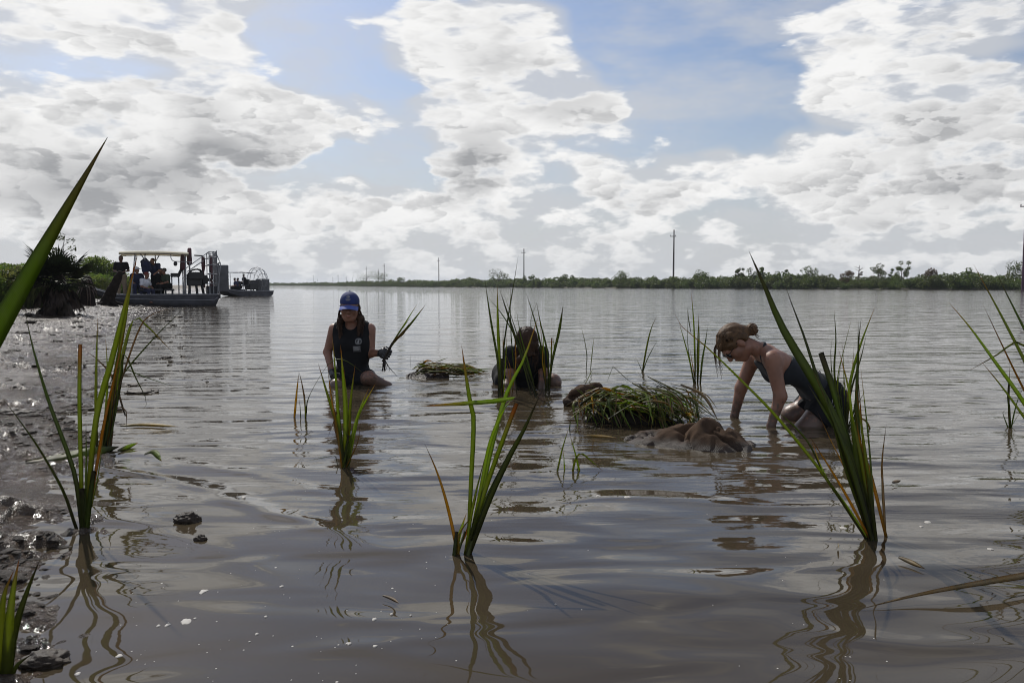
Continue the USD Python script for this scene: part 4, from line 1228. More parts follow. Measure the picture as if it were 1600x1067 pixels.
# ---------------------------------------------------------------- airboats and the people aboard
def small_person(name, label, loc, pose, shirt, pants, hat=None, hair='hair_dark', rotz=0.0, skin='skin', group=None, boots=None, h=.016):
    """pose: joints in metres about LOC (the seat or the feet)."""
    t = thing(name, label, 'person', loc, rotz, group)
    J = {k: np.array(v, float) for k, v in pose.items()}
    C = J['head']
    f, u = J.get('face', np.array([0, -1.0, 0])), J.get('up', np.array([0, 0, 1.0]))
    hp, L, R = head_prims(C, u, f)
    torso = [rc(J['pelvis'] + [-.06, 0, 0], J['pelvis'] + [.06, 0, 0], .125, .125, .05), rc(J['pelvis'], J['chest'], .125, .135, .05), rc(J['sl'], J['sr'], .065, .065, .05), rc(J['chest'] + [-.05, 0, 0], J['chest'] + [.05, 0, 0], .125, .125, .06)]
    arms, upper, legs = [], [], []
    for k in 'lr':
        arms += [rc(J['s' + k], J['e' + k], .052, .042, .03), rc(J['e' + k], J['w' + k], .041, .03, .02), rc(J['w' + k], J['w' + k] + (J['w' + k] - J['e' + k]) * .35, .032, .026, .01)]
        upper += [rc(J['s' + k], (J['s' + k] * .35 + J['e' + k] * .65), .062, .056, .04)]
        legs += [rc(J['pelvis'] + [-.075 if k == 'l' else .075, 0, -.02], J['k' + k], .092, .062, .04), rc(J['k' + k], J['a' + k], .058, .042, .02)]
    feet = [rc(J['a' + k], J['a' + k] + J.get('toe', np.array([0, -.16, -.03])), .045, .035, .02) for k in 'lr']
    neck = [rc((J['sl'] + J['sr']) / 2, C - u * .08, .055, .052, .03)]
    obj('body', Field(torso + arms + legs + feet + neck + hp, h).mesh(), M[skin], t)
    obj('shirt', Field(torso[1:] + upper, h, pad=.06).offset(.014).wrinkle(.012, 7, 3).mesh(), M[shirt], t)
    obj('trousers', Field(torso[:1] + legs, h, pad=.06).offset(.018).wrinkle(.012, 7, 6).mesh(), M[pants], t)
    if hat == 'wide':
        ht = Field([el(L(0, -.01, .07), (.088, .105, .075), R, .01), el(L(0, 0, .055), (.165, .18, .018), R, .02)], .012, pad=.03).mesh()
        obj('hat', ht, M['cloth_white'], t)
    elif hat:
        obj('cap', Field([el(L(0, -.01, .055), (.086, .104, .08), R, .01), el(L(0, .10, .045), (.07, .075, .012), R, .02)], .011, pad=.03).mesh(), M[hat], t)
    else:
        hf = Field([el(L(0, -.018, .035), (.083, .098, .088), R, .02)], .012, pad=.03)
        hf.put(sub(el(L(0, .10, -.045), (.06, .075, .11), R, .01)))
        obj('hair', hf.mesh(), M[hair], t)
    if boots:
        for k in 'lr':
            obj('boot', Field([rc(J['a' + k] + [0, 0, .30], J['a' + k], .066, .058, .02), rc(J['a' + k] + [0, .02, -.03], J['a' + k] + J.get('toe', np.array([0, -.16, -.03])), .056, .046, .02)], .013).mesh(), M[boots], t)
    return t


def seated(lean=0.0, turn=0.0, look=(0, -1, -.1)):
    c, s = math.cos(turn), math.sin(turn)
    rot = lambda p: (c * p[0] - s * p[1], s * p[0] + c * p[1], p[2])
    P = dict(pelvis=(0, 0, .12), chest=(0, -.05 - lean * .5, .43), sl=(-.17, -.05 - lean * .6, .53), sr=(.17, -.05 - lean * .6, .53), head=(0, -.09 - lean, .74), el=(-.24, -.12 - lean * .4, .28), er=(.24, -.12 - lean * .4, .28), wl=(-.14, -.32 - lean * .4, .22), wr=(.14, -.32 - lean * .4, .22),
             kl=(-.11, -.42, .12), kr=(.11, -.42, .12), al=(-.12, -.40, -.33), ar=(.12, -.40, -.33), face=look, toe=(0, -.16, -.03))
    return {k: rot(v) for k, v in P.items()}


def standing(**over):
    P = dict(pelvis=(0, 0, .90), chest=(0, .0, 1.25), sl=(-.185, 0, 1.40), sr=(.185, 0, 1.40), head=(0, -.02, 1.62), el=(-.27, .02, 1.13), er=(.27, .02, 1.13), wl=(-.13, -.20, 1.08), wr=(.13, -.20, 1.08), kl=(-.11, -.02, .48), kr=(.11, -.02, .48), al=(-.12, 0, .09), ar=(.12, 0, .09), face=(0, -1, 0), toe=(0, -.15, -.04))
    P.update(over)
    return P


def rails(parent, name, lines, r, mat):
    for pts in lines:
        obj(name, tube(np.asarray(pts, float), r, 6), M[mat], parent)


def hull_mesh(profile, half, flare=.10, bow_taper=.0):
    """A flat-bottomed boat hull: a side profile (x, deck height, bottom height) swept between two flared sides, open topped with a floor."""
    V, F = [], []
    n = len(profile)
    for (x, zt, zb, w) in profile:
        w *= half
        V += [(x, -w - flare, zt), (x, -w - flare * .55, (zt + zb) * .5), (x, -w, zb), (x, w, zb), (x, w + flare * .55, (zt + zb) * .5), (x, w + flare, zt), (x, w + flare - .05, zt), (x, w - .02, zt - .16), (x, -w + .02, zt - .16), (x, -w - flare + .05, zt)]
    m = 10
    for i in range(n - 1):
        for j in range(m):
            a, b, c, d = i * m + j, i * m + (j + 1) % m, (i + 1) * m + (j + 1) % m, (i + 1) * m + j
            F += [(a, b, c), (a, c, d)]
    for i, fl in ((0, 1), (n - 1, 0)):
        o = i * m
        tri = [(o, o + j, o + j + 1) for j in range(1, m - 1)]
        F += [t if fl else t[::-1] for t in tri]
    return np.array(V, float), np.array(F)[:, ::-1]


def large_airboat():
    K = 41.0
    d0 = 34.4
    o = np.array([(250 - 800) / F_PX * d0, d0, 0.0])
    rz = 0.40
    t = thing('airboat', 'large grey airboat with a long cream canopy, nosed onto the mud bank', 'airboat', o, rz)
    X = lambda px: (px - 250) / K
    Xc = X
    Z = lambda py: (477.6 - py) / 37.5
    prof = [(X(141), .86, .80, .8), (X(152), .70, .52, .9), (X(170), .56, .26, 1.0), (X(187), .47, .12, 1.0), (X(215), .46, .02, 1.0), (X(260), .46, -.06, 1), (X(320), .46, -.12, 1), (X(336), .46, -.10, 1), (X(341), .46, .18, 1), (X(346), .46, .40, 1)]
    hull = obj('hull', hull_mesh(prof, .95), M['hull_paint'], t, smooth=30)
    rail = lambda dz, dy: [[(x, -.95 * w - dy, z + dz) for x, z, b, w in prof], [(x, .95 * w + dy, z + dz) for x, z, b, w in prof]]
    rails(hull, 'gunwale', rail(0.01, .10), .028, 'aluminium')
    rails(hull, 'rub_rail', [[(x, -.95 * w - .075, z * .62 + b * .38) for x, z, b, w in prof[2:-1]]], .018, 'aluminium')
    rails(hull, 'chine_rail', [[(x, -.95 * w - .012, b + .025) for x, z, b, w in prof[2:-1]]], .022, 'hull_dark')
    obj('deck', cat([box(X(190), X(343), -.93, .93, .30, .315)]), M['hull_dark'], t, smooth=False)
    # canopy
    xs = np.linspace(X(191), X(297), 14)
    ys = np.linspace(-.98, .98, 9)
    top = lambda x, y: Z(398.5) + .155 - .05 * ((x - X(245)) / 1.4) ** 2 - .07 * (y / .98) ** 2
    V = []
    for dz in (0, -.07):
        for x in xs:
            for y in ys:
                V.append((x, y, top(x, y) + dz))
    F = []
    nx, ny = len(xs), len(ys)
    for i in range(nx - 1):
        for j in range(ny - 1):
            a = i * ny + j
            F += [(a, a + ny, a + ny + 1), (a, a + ny + 1, a + 1)]
            b = a + nx * ny
            F += [(b, b + ny + 1, b + ny), (b, b + 1, b + ny + 1)]
    edge = [(i, 0) for i in range(nx)] + [(nx - 1, j) for j in range(1, ny)] + [(i, ny - 1) for i in range(nx - 2, -1, -1)] + [(0, j) for j in range(ny - 2, 0, -1)]
    for (i, j), (k, l) in zip(edge, edge[1:] + edge[:1]):
        a, b = i * ny + j, k * ny + l
        F += [(a, b + nx * ny, b), (a, a + nx * ny, b + nx * ny)]
    cn = obj('canopy', (np.array(V), np.array(F)), M['canopy_cream'], t, smooth=40)
    for y in (-1.0, 1.0):
        obj('valance', cat([box(a, b, y - .012, y + .012, (top(a, .98) + top(b, .98)) / 2 - .095, (top(a, .98) + top(b, .98)) / 2 - .06) for a, b in zip(xs[:-1], xs[1:])]), M['canopy_trim'], cn, smooth=False)
    zc = lambda px: top(X(px), .9) - .06
    rails(t, 'canopy_post', [[(X(207), y, .4), (X(215), y, zc(215))] for y in (-.9, .9)] + [[(X(245), y, .4), (X(245), y, zc(245))] for y in (.9,)] + [[(X(291), y, .4), (X(292), y, zc(292))] for y in (-.9, .9)], .025, 'aluminium')
    rails(t, 'canopy_brace', [[(X(222), -.9, zc(222)), (X(230), -.9, zc(230) - .28)], [(X(252), .9, zc(250)), (X(245), .9, zc(245) - .3)]], .022, 'aluminium')
    lb = obj('lamp_bracket', tube(spline([(X(269), -.9, zc(269)), (X(269.5), -.9, Z(405)), (X(273), -.9, Z(409)), (X(280), -.9, Z(409.5)), (X(302), -.9, Z(410))], 14), .018, 6), M['aluminium'], t)
    obj('lamp', ellipsoid((X(276), -.93, Z(413)), (.075, .075, .095), 2), M['engine_black'], lb)
    # seats: the raised driver's seat and passenger benches
    st = obj('driver_seat', cat([box(Xc(268), Xc(283), -.30, .30, Z(433), Z(427), .03)]), M['seat_vinyl'], t, smooth=40)
    obj('seat_back', cat([tube([(Xc(281), y, Z(430)), (Xc(288), y, Z(417))], .06, 8) for y in (-.2, 0, .2)]), M['seat_vinyl'], st)
    rails(st, 'seat_leg', [[(Xc(px), y, .3), (Xc(px), y, Z(432))] for px in (270, 281) for y in (-.25, .25)], .024, 'aluminium')
    for px in (220, 240, 258):
        obj('bench', cat([box(Xc(px) - .02, Xc(px) + .38, -.8, .8, .62, .70, .02), box(Xc(px) + .02, Xc(px) + .08, -.75, .75, .31, .64), box(Xc(px) + .28, Xc(px) + .34, -.75, .75, .31, .64)]), M['seat_vinyl'], t, smooth=False)
    for px, z0, z1, y in ((287.5, 419, 401, -.35), (299, 411, 390, -.2)):
        obj('headrest', Field([rc((Xc(px), y, Z(z0)), (Xc(px) + .01, y, Z(z1)), .10, .08, .02), rc((Xc(px), y + .3, Z(z0)), (Xc(px) + .01, y + .3, Z(z1)), .10, .08, .02)], .02).mesh(), M['paddle_red'], t)
    rails(t, 'seat_frame', [[(Xc(288), y, .3), (Xc(288), y, Z(419))] for y in (-.35, .35)] + [[(Xc(299), y, .3), (Xc(299), y, Z(410))] for y in (-.3, .3)], .025, 'aluminium')
    # engine on its stand
    en = obj('engine', cat([box(Xc(294), Xc(318), -.34, .34, Z(447), Z(427), .05), box(Xc(296), Xc(320), -.42, -.2, Z(437), Z(425), .04), box(Xc(296), Xc(320), .2, .42, Z(437), Z(425), .04), box(Xc(318), Xc(328), -.18, .18, Z(444), Z(430), .05)]), M['engine_black'], t, smooth=False)
    rails(en, 'exhaust_pipe', [spline([(Xc(298), y, Z(428)), (Xc(303), y, Z(422)), (Xc(314), y, Z(421)), (Xc(320), y, Z(427))], 10) for y in (-.36, .36)], .035, 'engine_black')
    rails(en, 'stand_leg', [[(Xc(a), y, .3), (Xc(b), y, Z(446))] for a, b in ((297, 298), (311, 309), (322, 318)) for y in (-.3, .3)], .045, 'engine_black')
    obj('prop_shaft', tube([(Xc(326), 0, Z(437)), (Xc(336), 0, Z(437))], .07, 8), M['engine_black'], en)
    # propellers, seen edge on
    for px, z0, z1, yo in ((321, 400, 470, 0.05), (334.5, 398, 476, -.05)):
        c = Z(437 if px > 330 else 425)
        bl = []
        for s_ in (-1, 1):
            L_ = 1.02 if px > 330 else .66
            b, _ = blade([(Xc(px), yo, c), (Xc(px), yo + .03, c + s_ * L_ * .5), (Xc(px), yo + .05, c + s_ * L_)], .22, 9, across=(.75, .66, 0), base_w=.5, blunt=True, fold=.12)
            bl.append(b)
        obj('propeller', cat(bl), M['paddle_red'], t)
    # cage of tubes
    yc = (-1.0, 1.0)
    L = []
    for y in yc:
        L += [[(X(292), y, Z(420)), (X(329), y, Z(394))], [(X(296), y, Z(424)), (X(320), y, Z(408))], [(X(329), y, Z(394)), (X(341), y, Z(394))], [(X(329), y, Z(394)), (X(329), y, Z(460))], [(X(341), y, Z(392)), (X(341), y, Z(460))], [(X(341), y, Z(398)), (X(347), y, Z(412))],
              [(X(326), y, Z(403)), (X(342), y, Z(402))], [(X(326), y, Z(414)), (X(342), y, Z(414))], [(X(326), y, Z(428)), (X(342), y, Z(428))], [(X(326), y, Z(443)), (X(342), y, Z(443))], [(X(335), y, Z(394)), (X(335), y, Z(460))], [(X(292), y, Z(420)), (X(291), y, .3)], [(X(347), y, Z(412)), (X(342), y, Z(455))]]
    for px, zz in ((329, 394), (341, 394), (341, 414), (341, 428), (341, 443), (329, 414), (329, 428)):
        L.append([(X(px), -1.0, Z(zz)), (X(px), 1.0, Z(zz))])
    for q in range(7):
        L.append([(X(341), -1 + q * 2 / 6, Z(394)), (X(341), -1 + q * 2 / 6, Z(458))])
    rails(t, 'cage_tube', L, .019, 'aluminium')
    rails(t, 'cross_rod', [[(X(306), -.6, Z(399.5)), (X(320), -.6, Z(400))]], .03, 'engine_black')
    obj('engine_box', cat([box(Xc(326), Xc(342), -.8, .8, Z(459), Z(447), .02)]), M['hull_dark'], t, smooth=False)
    # rudders
    for y in (-.55, .55):
        r = obj('rudder', cat([box(Xc(345), Xc(361), y - .03, y + .03, Z(456), Z(414), .028)]), M['rudder_paint'], t, smooth=False)
        rails(r, 'hinge_post', [[(Xc(345), y, Z(458)), (Xc(345), y, Z(411))]], .03, 'aluminium')
    rails(t, 'rudder_bar', [[(Xc(346), -.6, Z(411)), (Xc(346), .6, Z(411))]], .03, 'aluminium')
    P = lambda px, y, z: o + np.array([math.cos(rz) * X(px) - math.sin(rz) * y, math.sin(rz) * X(px) + math.cos(rz) * y, z])
    small_person('person', 'person standing on the boat bow in black shirt, khaki trousers and white boots', P(193, -.45, .31), standing(), 'cloth_black', 'cloth_khaki', None, 'hair_dark', 0.3, 'skin_dark', None, 'cloth_white')
    small_person('person', 'person in a white brimmed hat and navy shirt sitting at the front of the boat', P(216, -.3, .72), seated(.05, .5, (.4, -1, -.2)), 'cloth_navy', 'cloth_navy', 'wide')
    small_person('person', 'person in a white shirt and reddish cap sitting bent forward on the boat', P(225, -.55, .52), seated(.12, 1.2, (1, -.3, -.5)), 'cloth_white', 'cloth_navy', 'cloth_maroon')
    small_person('person', 'person in dark navy standing bent over under the canopy', P(245, -.2, .32), standing(chest=(-.05, -.08, 1.2), head=(-.03, -.2, 1.52), sl=(-.2, -.06, 1.36), sr=(.16, -.08, 1.36), el=(-.30, -.15, 1.12), er=(.24, -.2, 1.12), wl=(-.3, -.35, 1.02), wr=(.15, -.4, 1.0), face=(-.2, -.8, -.6)), 'cloth_navy', 'cloth_black', None, 'hair_brown')
    small_person('person', 'person in an orange shirt seated beyond the navy figure on the boat', P(254, .45, .70), seated(.0, .2), 'cloth_orange', 'cloth_black', None, 'hair_dark')
    small_person('person', 'person in dark green slumped in the seat ahead of the engine', P(263, -.3, .70), seated(.06, -.6, (-.6, -1, -.3)), 'cloth_green', 'cloth_black', None, 'hair_dark')
    jk = thing('jacket', 'dark blue jacket hanging bunched from the canopy frame of the large airboat', 'jacket', P(230, -.55, Z(416)))
    jf = Field([rc((-.02, 0, .22), (.02, 0, .12), .10, .16, .05), rc((-.10, 0, .14), (-.02, .02, .02), .10, .14, .05), rc((.03, 0, .05), (.12, .02, -.12), .16, .11, .05), rc((-.06, 0, .0), (-.05, 0, -.26), .12, .08, .05), rc((.08, .02, .02), (.03, 0, -.22), .12, .08, .05)], .018, pad=.05).wrinkle(.025, 6, 3)
    obj('cloth', jf.mesh(), M['cloth_navy'], jk)
    obj('strap', tube(spline([(-.02, 0, .3), (-.01, 0, .4), (.0, 0, .47)], 6), .02, 6), M['cloth_navy'], jk)


def small_airboat():
    d0 = 64.0
    K = F_PX / d0
    o = np.array([(378 - 800) / F_PX * d0, d0 + .8, 0.0])
    rz = 0.95
    t = thing('airboat', 'smaller distant airboat with a round wire propeller cage, behind the rudders of the large one', 'airboat', o, rz)
    X = lambda px: (px - 378) / K * 1.22
    Z = lambda py: (462 - py) / K
    prof = [(X(338), .62, .50, .8), (X(345), .50, .25, .95), (X(356), .40, .05, 1), (X(380), .38, -.1, 1), (X(405), .38, -.12, 1), (X(411), .38, .1, 1)]
    hull = obj('hull', hull_mesh(prof, .9), M['hull_paint'], t, smooth=30)
    rails(hull, 'gunwale', [[(x, s * (.9 * w + .1), z + .01) for x, z, b, w in prof] for s in (-1, 1)], .03, 'aluminium')
    obj('deck', cat([box(X(352), X(409), -.88, .88, .2, .22)]), M['aluminium'], t, smooth=False)
    c = np.array([X(399), 0, Z(437)])
    for q, (dx, r) in enumerate(((-.28, .98), (0, 1.02), (.26, .86), (.42, .55))):
        obj('cage_ring', tube([c + [dx, r * math.cos(a), r * math.sin(a)] for a in np.linspace(0, 2 * math.pi, 33)], .02, 5, caps=False), M['aluminium'], t)
    for q in range(12):
        a = q * math.pi / 6
        obj('cage_wire', tube([c + [dx, r * math.cos(a), r * math.sin(a)] for dx, r in ((-.28, .98), (0, 1.02), (.26, .86), (.42, .55), (.46, .1))], .011, 4), M['aluminium'], t)
    b, _ = blade([c + [0, -.25, -.9], c, c + [0, .25, .9]], .16, 9, across=(.6, .8, 0), base_w=.6, blunt=True)
    obj('propeller', b, M['engine_black'], t)
    obj('engine', cat([box(X(382), X(396), -.35, .35, Z(452), Z(441), .05), box(X(386), X(399), -.22, .22, Z(443), Z(437), .05)]), M['engine_black'], t, smooth=False)
    rails(t, 'engine_stand', [[(X(px), y, .2), (X(px), y, Z(450))] for px in (384, 395) for y in (-.3, .3)], .05, 'engine_black')
    for y in (-.4, .4):
        obj('rudder', cat([box(X(400.5), X(412), y - .03, y + .03, Z(456), Z(435), .028)]), M['rudder_paint'], t, smooth=False)
    rails(t, 'canopy_rail', [[(X(362), y, Z(425)), (X(384), y, Z(426))] for y in (-.8, .8)] + [[(X(366), y, .3), (X(366), y, Z(425))] for y in (-.8, .8)] + [[(X(366), -.8, Z(425)), (X(366), .8, Z(425))], [(X(384), -.8, Z(426)), (X(384), .8, Z(426))]], .022, 'aluminium')
    obj('seat', cat([box(X(373), X(381), -.3, .3, .75, .85, .02), box(X(380), X(382), -.3, .3, .85, 1.3, .02)]), M['seat_vinyl'], t, smooth=False)
    obj('bench', cat([box(X(358), X(370), -.75, .75, .42, .52, .02)]), M['seat_vinyl'], t, smooth=False)
    c_, s_ = math.cos(rz), math.sin(rz)
    P = lambda px, y, z: o + np.array([c_ * X(px) - s_ * y, s_ * X(px) + c_ * y, z])
    small_person('person', 'person in black driving the distant airboat from its raised seat', P(378, -.05, .87), seated(.0, -1.3, (-1, -.3, 0)), 'cloth_black', 'cloth_black', None, 'hair_dark', h=.02)
    small_person('person', 'person in navy seated low at the front of the distant airboat', P(362, -.4, .55), seated(.1, -1.0, (-1, -.3, 0)), 'cloth_navy', 'cloth_black', None, 'hair_dark', h=.02)
    small_person('person', 'person in dark clothes seated just ahead of the driver on the distant airboat', P(369, -.1, .55), seated(.05, -.8, (-1, -.4, 0)), 'cloth_charcoal', 'cloth_black', None, 'hair_dark', h=.02)


# ---------------------------------------------------------------- plants and trunks on the left bank
def palmetto():
    px0 = ground(86, 498)
    b = np.array([px0[0], px0[1], float(bank_height(px0[:1], px0[1:2])[0])])
    rng = np.random.default_rng(31)
    t = thing('palmetto', 'bushy palmetto with stiff fan leaves above a thick dark shaggy base on the mud', 'palm', b)
    k = F_PX / px0[1]
    base = Field([rc((0, .1, -.1), (.05, .1, .5), .42, .24, .1), rc((-.40, .1, -.08), (.0, .1, .05), .20, .3, .1), rc((.36, .05, -.08), (.1, .1, .15), .14, .25, .1), rc((.05, .1, .4), (.08, .1, .9), .24, .16, .1)], .03, pad=.12).wrinkle(.10, 4.5, 3, (1, 1, .45), 4)
    obj('trunk', base.mesh(), M['trunk_dark'], t)
    top = np.array([.06, .1, .95])
    for q in range(58):
        dead = q >= 36
        az = rng.uniform(0, 6.28)
        el_ = rng.uniform(-.35, 1.4) if not dead else rng.uniform(-.55, -.1)
        ln = rng.uniform(.25, .55)
        d = np.array([math.cos(az) * math.cos(el_), math.sin(az) * math.cos(el_), math.sin(el_)])
        if dead:
            d[2] = -.35; d /= np.linalg.norm(d)
        hub = top + d * ln + [0, 0, -.05 if not dead else -.05 - rng.uniform(0, .3)]
        ms = [tube([top - [0, 0, .1], (top + hub) / 2 + [0, 0, .03], hub], [.014, .011, .009], 5)]
        side = np.cross(d, [0, 0, 1.0]); side /= np.linalg.norm(side) + 1e-9
        upv = np.cross(side, d)
        R_ = rng.uniform(.48, .74) * (1 if not dead else .9)
        for j in range(19):
            a = -1.45 + 2.9 * j / 18
            dd = d * math.cos(a) + side * math.sin(a) + upv * .12 * math.cos(a * 2)
            if dead:
                dd = dd * .45 + np.array([0, 0, -.8])
            dd /= np.linalg.norm(dd)
            L_ = R_ * (1 - .22 * abs(a) / 1.45) * rng.uniform(.85, 1.08)
            tip = hub + dd * L_ + [0, 0, -.06 * L_ + rng.normal() * .02]
            m, _ = blade([hub, hub + dd * L_ * .5 + [0, 0, .01], tip], .052, 5, across=side * math.cos(a) - d * math.sin(a), fold=.5, base_w=.3, peak=.4)
            ms.append(m)
        obj('frond' if not dead else 'dead_frond', cat(ms), M['foliage_palm' if not dead else 'foliage_dead'], t)
    # sapling that rises out of it
    g2 = ground(80, 497)
    s = thing('sapling', 'thin leafy sapling rising above the palmetto fronds', 'sapling', (g2[0] + .05, g2[1] + .55, b[2]))
    stem = spline([(0, 0, 0), (.05, 0, .9), (.02, 0, 1.6), (.10, 0, 2.12)], 14)
    parts = [tube(stem, np.linspace(.022, .006, 14), 6)]
    blobs = []
    for q in range(15):
        f = rng.uniform(.45, 1)
        p0 = stem[int(f * 13)]
        a = rng.uniform(0, 6.28)
        p1 = p0 + np.array([math.cos(a) * .24, math.sin(a) * .2, rng.uniform(0, .2)])
        parts.append(tube([p0, (p0 + p1) / 2 + [0, 0, .02], p1], [.007, .005, .003], 4))
        blobs.append((p1, np.array([.11, .11, .09])))
    obj('stem', cat(parts), M['bark'], s)
    obj('leaves', leaf_cloud(rng, blobs, 420, .06), M['foliage_palm'], s, smooth=False)


def bank_objects():
    rng = np.random.default_rng(41)
    # leaning dead trunk by the bow
    g = ground(172, 481)
    d = g[1]
    k = F_PX / d
    z0 = float(bank_height(g[:1], g[1:2])[0])
    t = thing('dead_palm', 'black leaning dead palm trunk beside the airboat bow, roots spread on the mud', 'dead palm', (g[0], g[1], z0))
    ax = spline([(-.14, 0, -.1), (-.08, 0, .15), (.08, 0, .5), (.24, 0, .85), (.42, 0, 1.22)], 9)
    f = Field([rc(ax[i], ax[i + 1], .27 - .023 * i, .25 - .023 * i, .05) for i in range(8)], .025, pad=.08).wrinkle(.06, 5, 6, (1, 1, .6), 4)
    tr = obj('trunk', f.mesh(), M['trunk_dark'], t)
    for q in range(9):
        a = -2.6 + q * .62
        r1 = rng.uniform(.45, .85)
        obj('root', tube(spline([(-.05, 0, .14), (math.cos(a) * r1 * .5, math.sin(a) * r1 * .5, .07), (math.cos(a) * r1, math.sin(a) * r1, -.05)], 7), np.linspace(.085, .02, 7), 6), M['trunk_dark'], t)
    # brown pointed stump hung with dead fronds
    g = at(137, 470, 30.0)
    z0 = float(bank_height(g[:1], g[1:2])[0])
    t = thing('stump', 'brown tapering stump wrapped in dead fronds between the palmetto and the boat', 'stump', (g[0], g[1], z0))
    st = Field([rc((0, 0, -.1), (.02, 0, .95), .30, .14, .05)], .025, pad=.08).wrinkle(.05, 5, 8, (1, 1, .3), 4)
    obj('trunk', st.mesh(), M['trunk_dark'], t)
    for q in range(26):
        a = rng.uniform(0, 6.28); r0 = rng.uniform(.1, .16); r1 = rng.uniform(.25, .36)
        z1 = rng.uniform(.7, 1.08)
        m, _ = blade([(math.cos(a) * r0, math.sin(a) * r0, z1), (math.cos(a) * r1, math.sin(a) * r1, z1 * .55), (math.cos(a) * r1 * 1.1, math.sin(a) * r1 * 1.1, z1 - rng.uniform(.5, .8))], .07, 6, across=(-math.sin(a), math.cos(a), 0))
        obj('dead_frond', m, M['foliage_dead'], t)
    # round bush beyond the stump
    g = at(157, 440, 50.0)
    t = thing('round_bush', 'rounded bright green bush beyond the stump on the left bank', 'bush', (g[0], g[1], 0.35))
    k = 50.0 / F_PX
    blobs = []
    for (px, py, r) in ((135, 418, 13), (150, 414, 15), (165, 417, 14), (178, 421, 12), (145, 428, 14), (165, 430, 15), (185, 430, 11), (128, 428, 9), (155, 408, 9), (142, 408, 8)):
        c = at(px, py, 50.0) - np.array([g[0], g[1], .35])
        for y in (-.35, .35):
            blobs.append((c + [0, y, 0], np.array([r * k, r * k * 1.1, r * k * .85])))
    obj('stem', cat([tube(spline([(rng.normal() * .2, rng.normal() * .2, -.1), (rng.normal() * .4, 0, .5), b[0]], 7), np.linspace(.06, .015, 7), 5) for b in blobs[::3]]), M['bark'], t)
    obj('leaves', leaf_cloud(rng, blobs, 5200, .13), M['foliage_bush'], t, smooth=False)
    # fallen bleached stick at the foot of the palmetto
    a_, b_ = ground(34, 470, .45), ground(47, 493, .05)
    for i, ((x0, y0), (x1, y1), lab) in enumerate([((33, 474), (46, 494), 'pale dead stem leaning on the grass left of the palmetto base'), ((22, 455), (38, 486), 'second pale dead stem leaning left of the palmetto base, further left')]):
        p1 = ground(x1, y1, .02)
        p0 = at(x0, y0, p1[1] + .15)
        s = thing('driftwood_stick', lab, 'stick', p1)
        obj('stem', tube(spline([p0 - p1, (p0 - p1) * .5 + [.02, 0, -.03], (0, 0, -.05)], 8), np.linspace(.008, .014, 8), 5), M['leaf_dry'], s)


large_airboat()
small_airboat()
palmetto()
bank_objects()

# ---------------------------------------------------------------- grass standing in the water: every leaf is traced as a curve in its own clump
def clump(name, label, base_px, blades, group='grass plants standing in the shallow water', spread=.05, seed=0, category='grass plant', z=0.0, fine=0):
    """blades: (material, width m, pixel points from base to tip, options). The clump stands where its base meets the water; leaves lean to and fro in depth."""
    rng = np.random.default_rng(seed)
    b = ground(*base_px, z)
    t = thing(name, label, category, b, 0, group)
    tall = [bl[2] for bl in blades if len(bl[2]) > 2 and bl[2][0][1] - bl[2][-1][1] > 60]
    extra = []
    for _ in range(fine):                                           # thin younger leaves between the traced ones
        p, q = (tall[int(i)] for i in rng.choice(len(tall), 2, replace=False))
        f, h = rng.uniform(.2, .8), rng.uniform(.45, .95)
        tip = [p[-1][i] * f + q[-1][i] * (1 - f) for i in (0, 1)]
        b_ = [p[0][i] * f + q[0][i] * (1 - f) for i in (0, 1)]
        tip = [b_[i] + (tip[i] - b_[i]) * h for i in (0, 1)]
        bend = (tip[0] - b_[0]) * rng.uniform(-.15, .12) + rng.normal() * 4
        extra.append((['leaf_green', 'leaf_dark', 'leaf_green', 'leaf_yellow'][int(rng.integers(4))], rng.uniform(.008, .014), [tuple(b_), ((b_[0] + tip[0]) / 2 - bend, (b_[1] + tip[1]) / 2), tuple(tip)]))
    for bl in list(blades) + extra:
        mat, w, pts = bl[:3]
        w = w * .82
        o = dict(bl[3]) if len(bl) > 3 else {}
        lean = o.pop('lean', rng.uniform(-.18, .18))
        wet = o.pop('wet', True)
        d0 = b[1] + rng.uniform(-.5, .5) * spread
        n = len(pts)
        P = []
        for i, (x, y) in enumerate(pts):
            f = max(0.0, (base_px[1] - y) / 250.0) * (b[1] / 2.6) * .5
            P.append(at(x, y, d0 + lean * f) - b)
        P = np.array(P)
        if wet:                                                     # down through the water into the mud
            dirn = P[1] - P[0]; dirn /= np.linalg.norm(dirn)
            k = max(dirn[2], .35)
            P = np.vstack([P[0] - dirn * (P[0][2] + .12) / k, P])
        yaw = o.pop('yaw', rng.uniform(-.7, .7))
        m, uv = blade(P, w, o.pop('n', 18), across=o.pop('across', (math.cos(yaw), math.sin(yaw), 0)), **o)
        obj('leaf', m, M[mat], t, uv=uv)
    return t


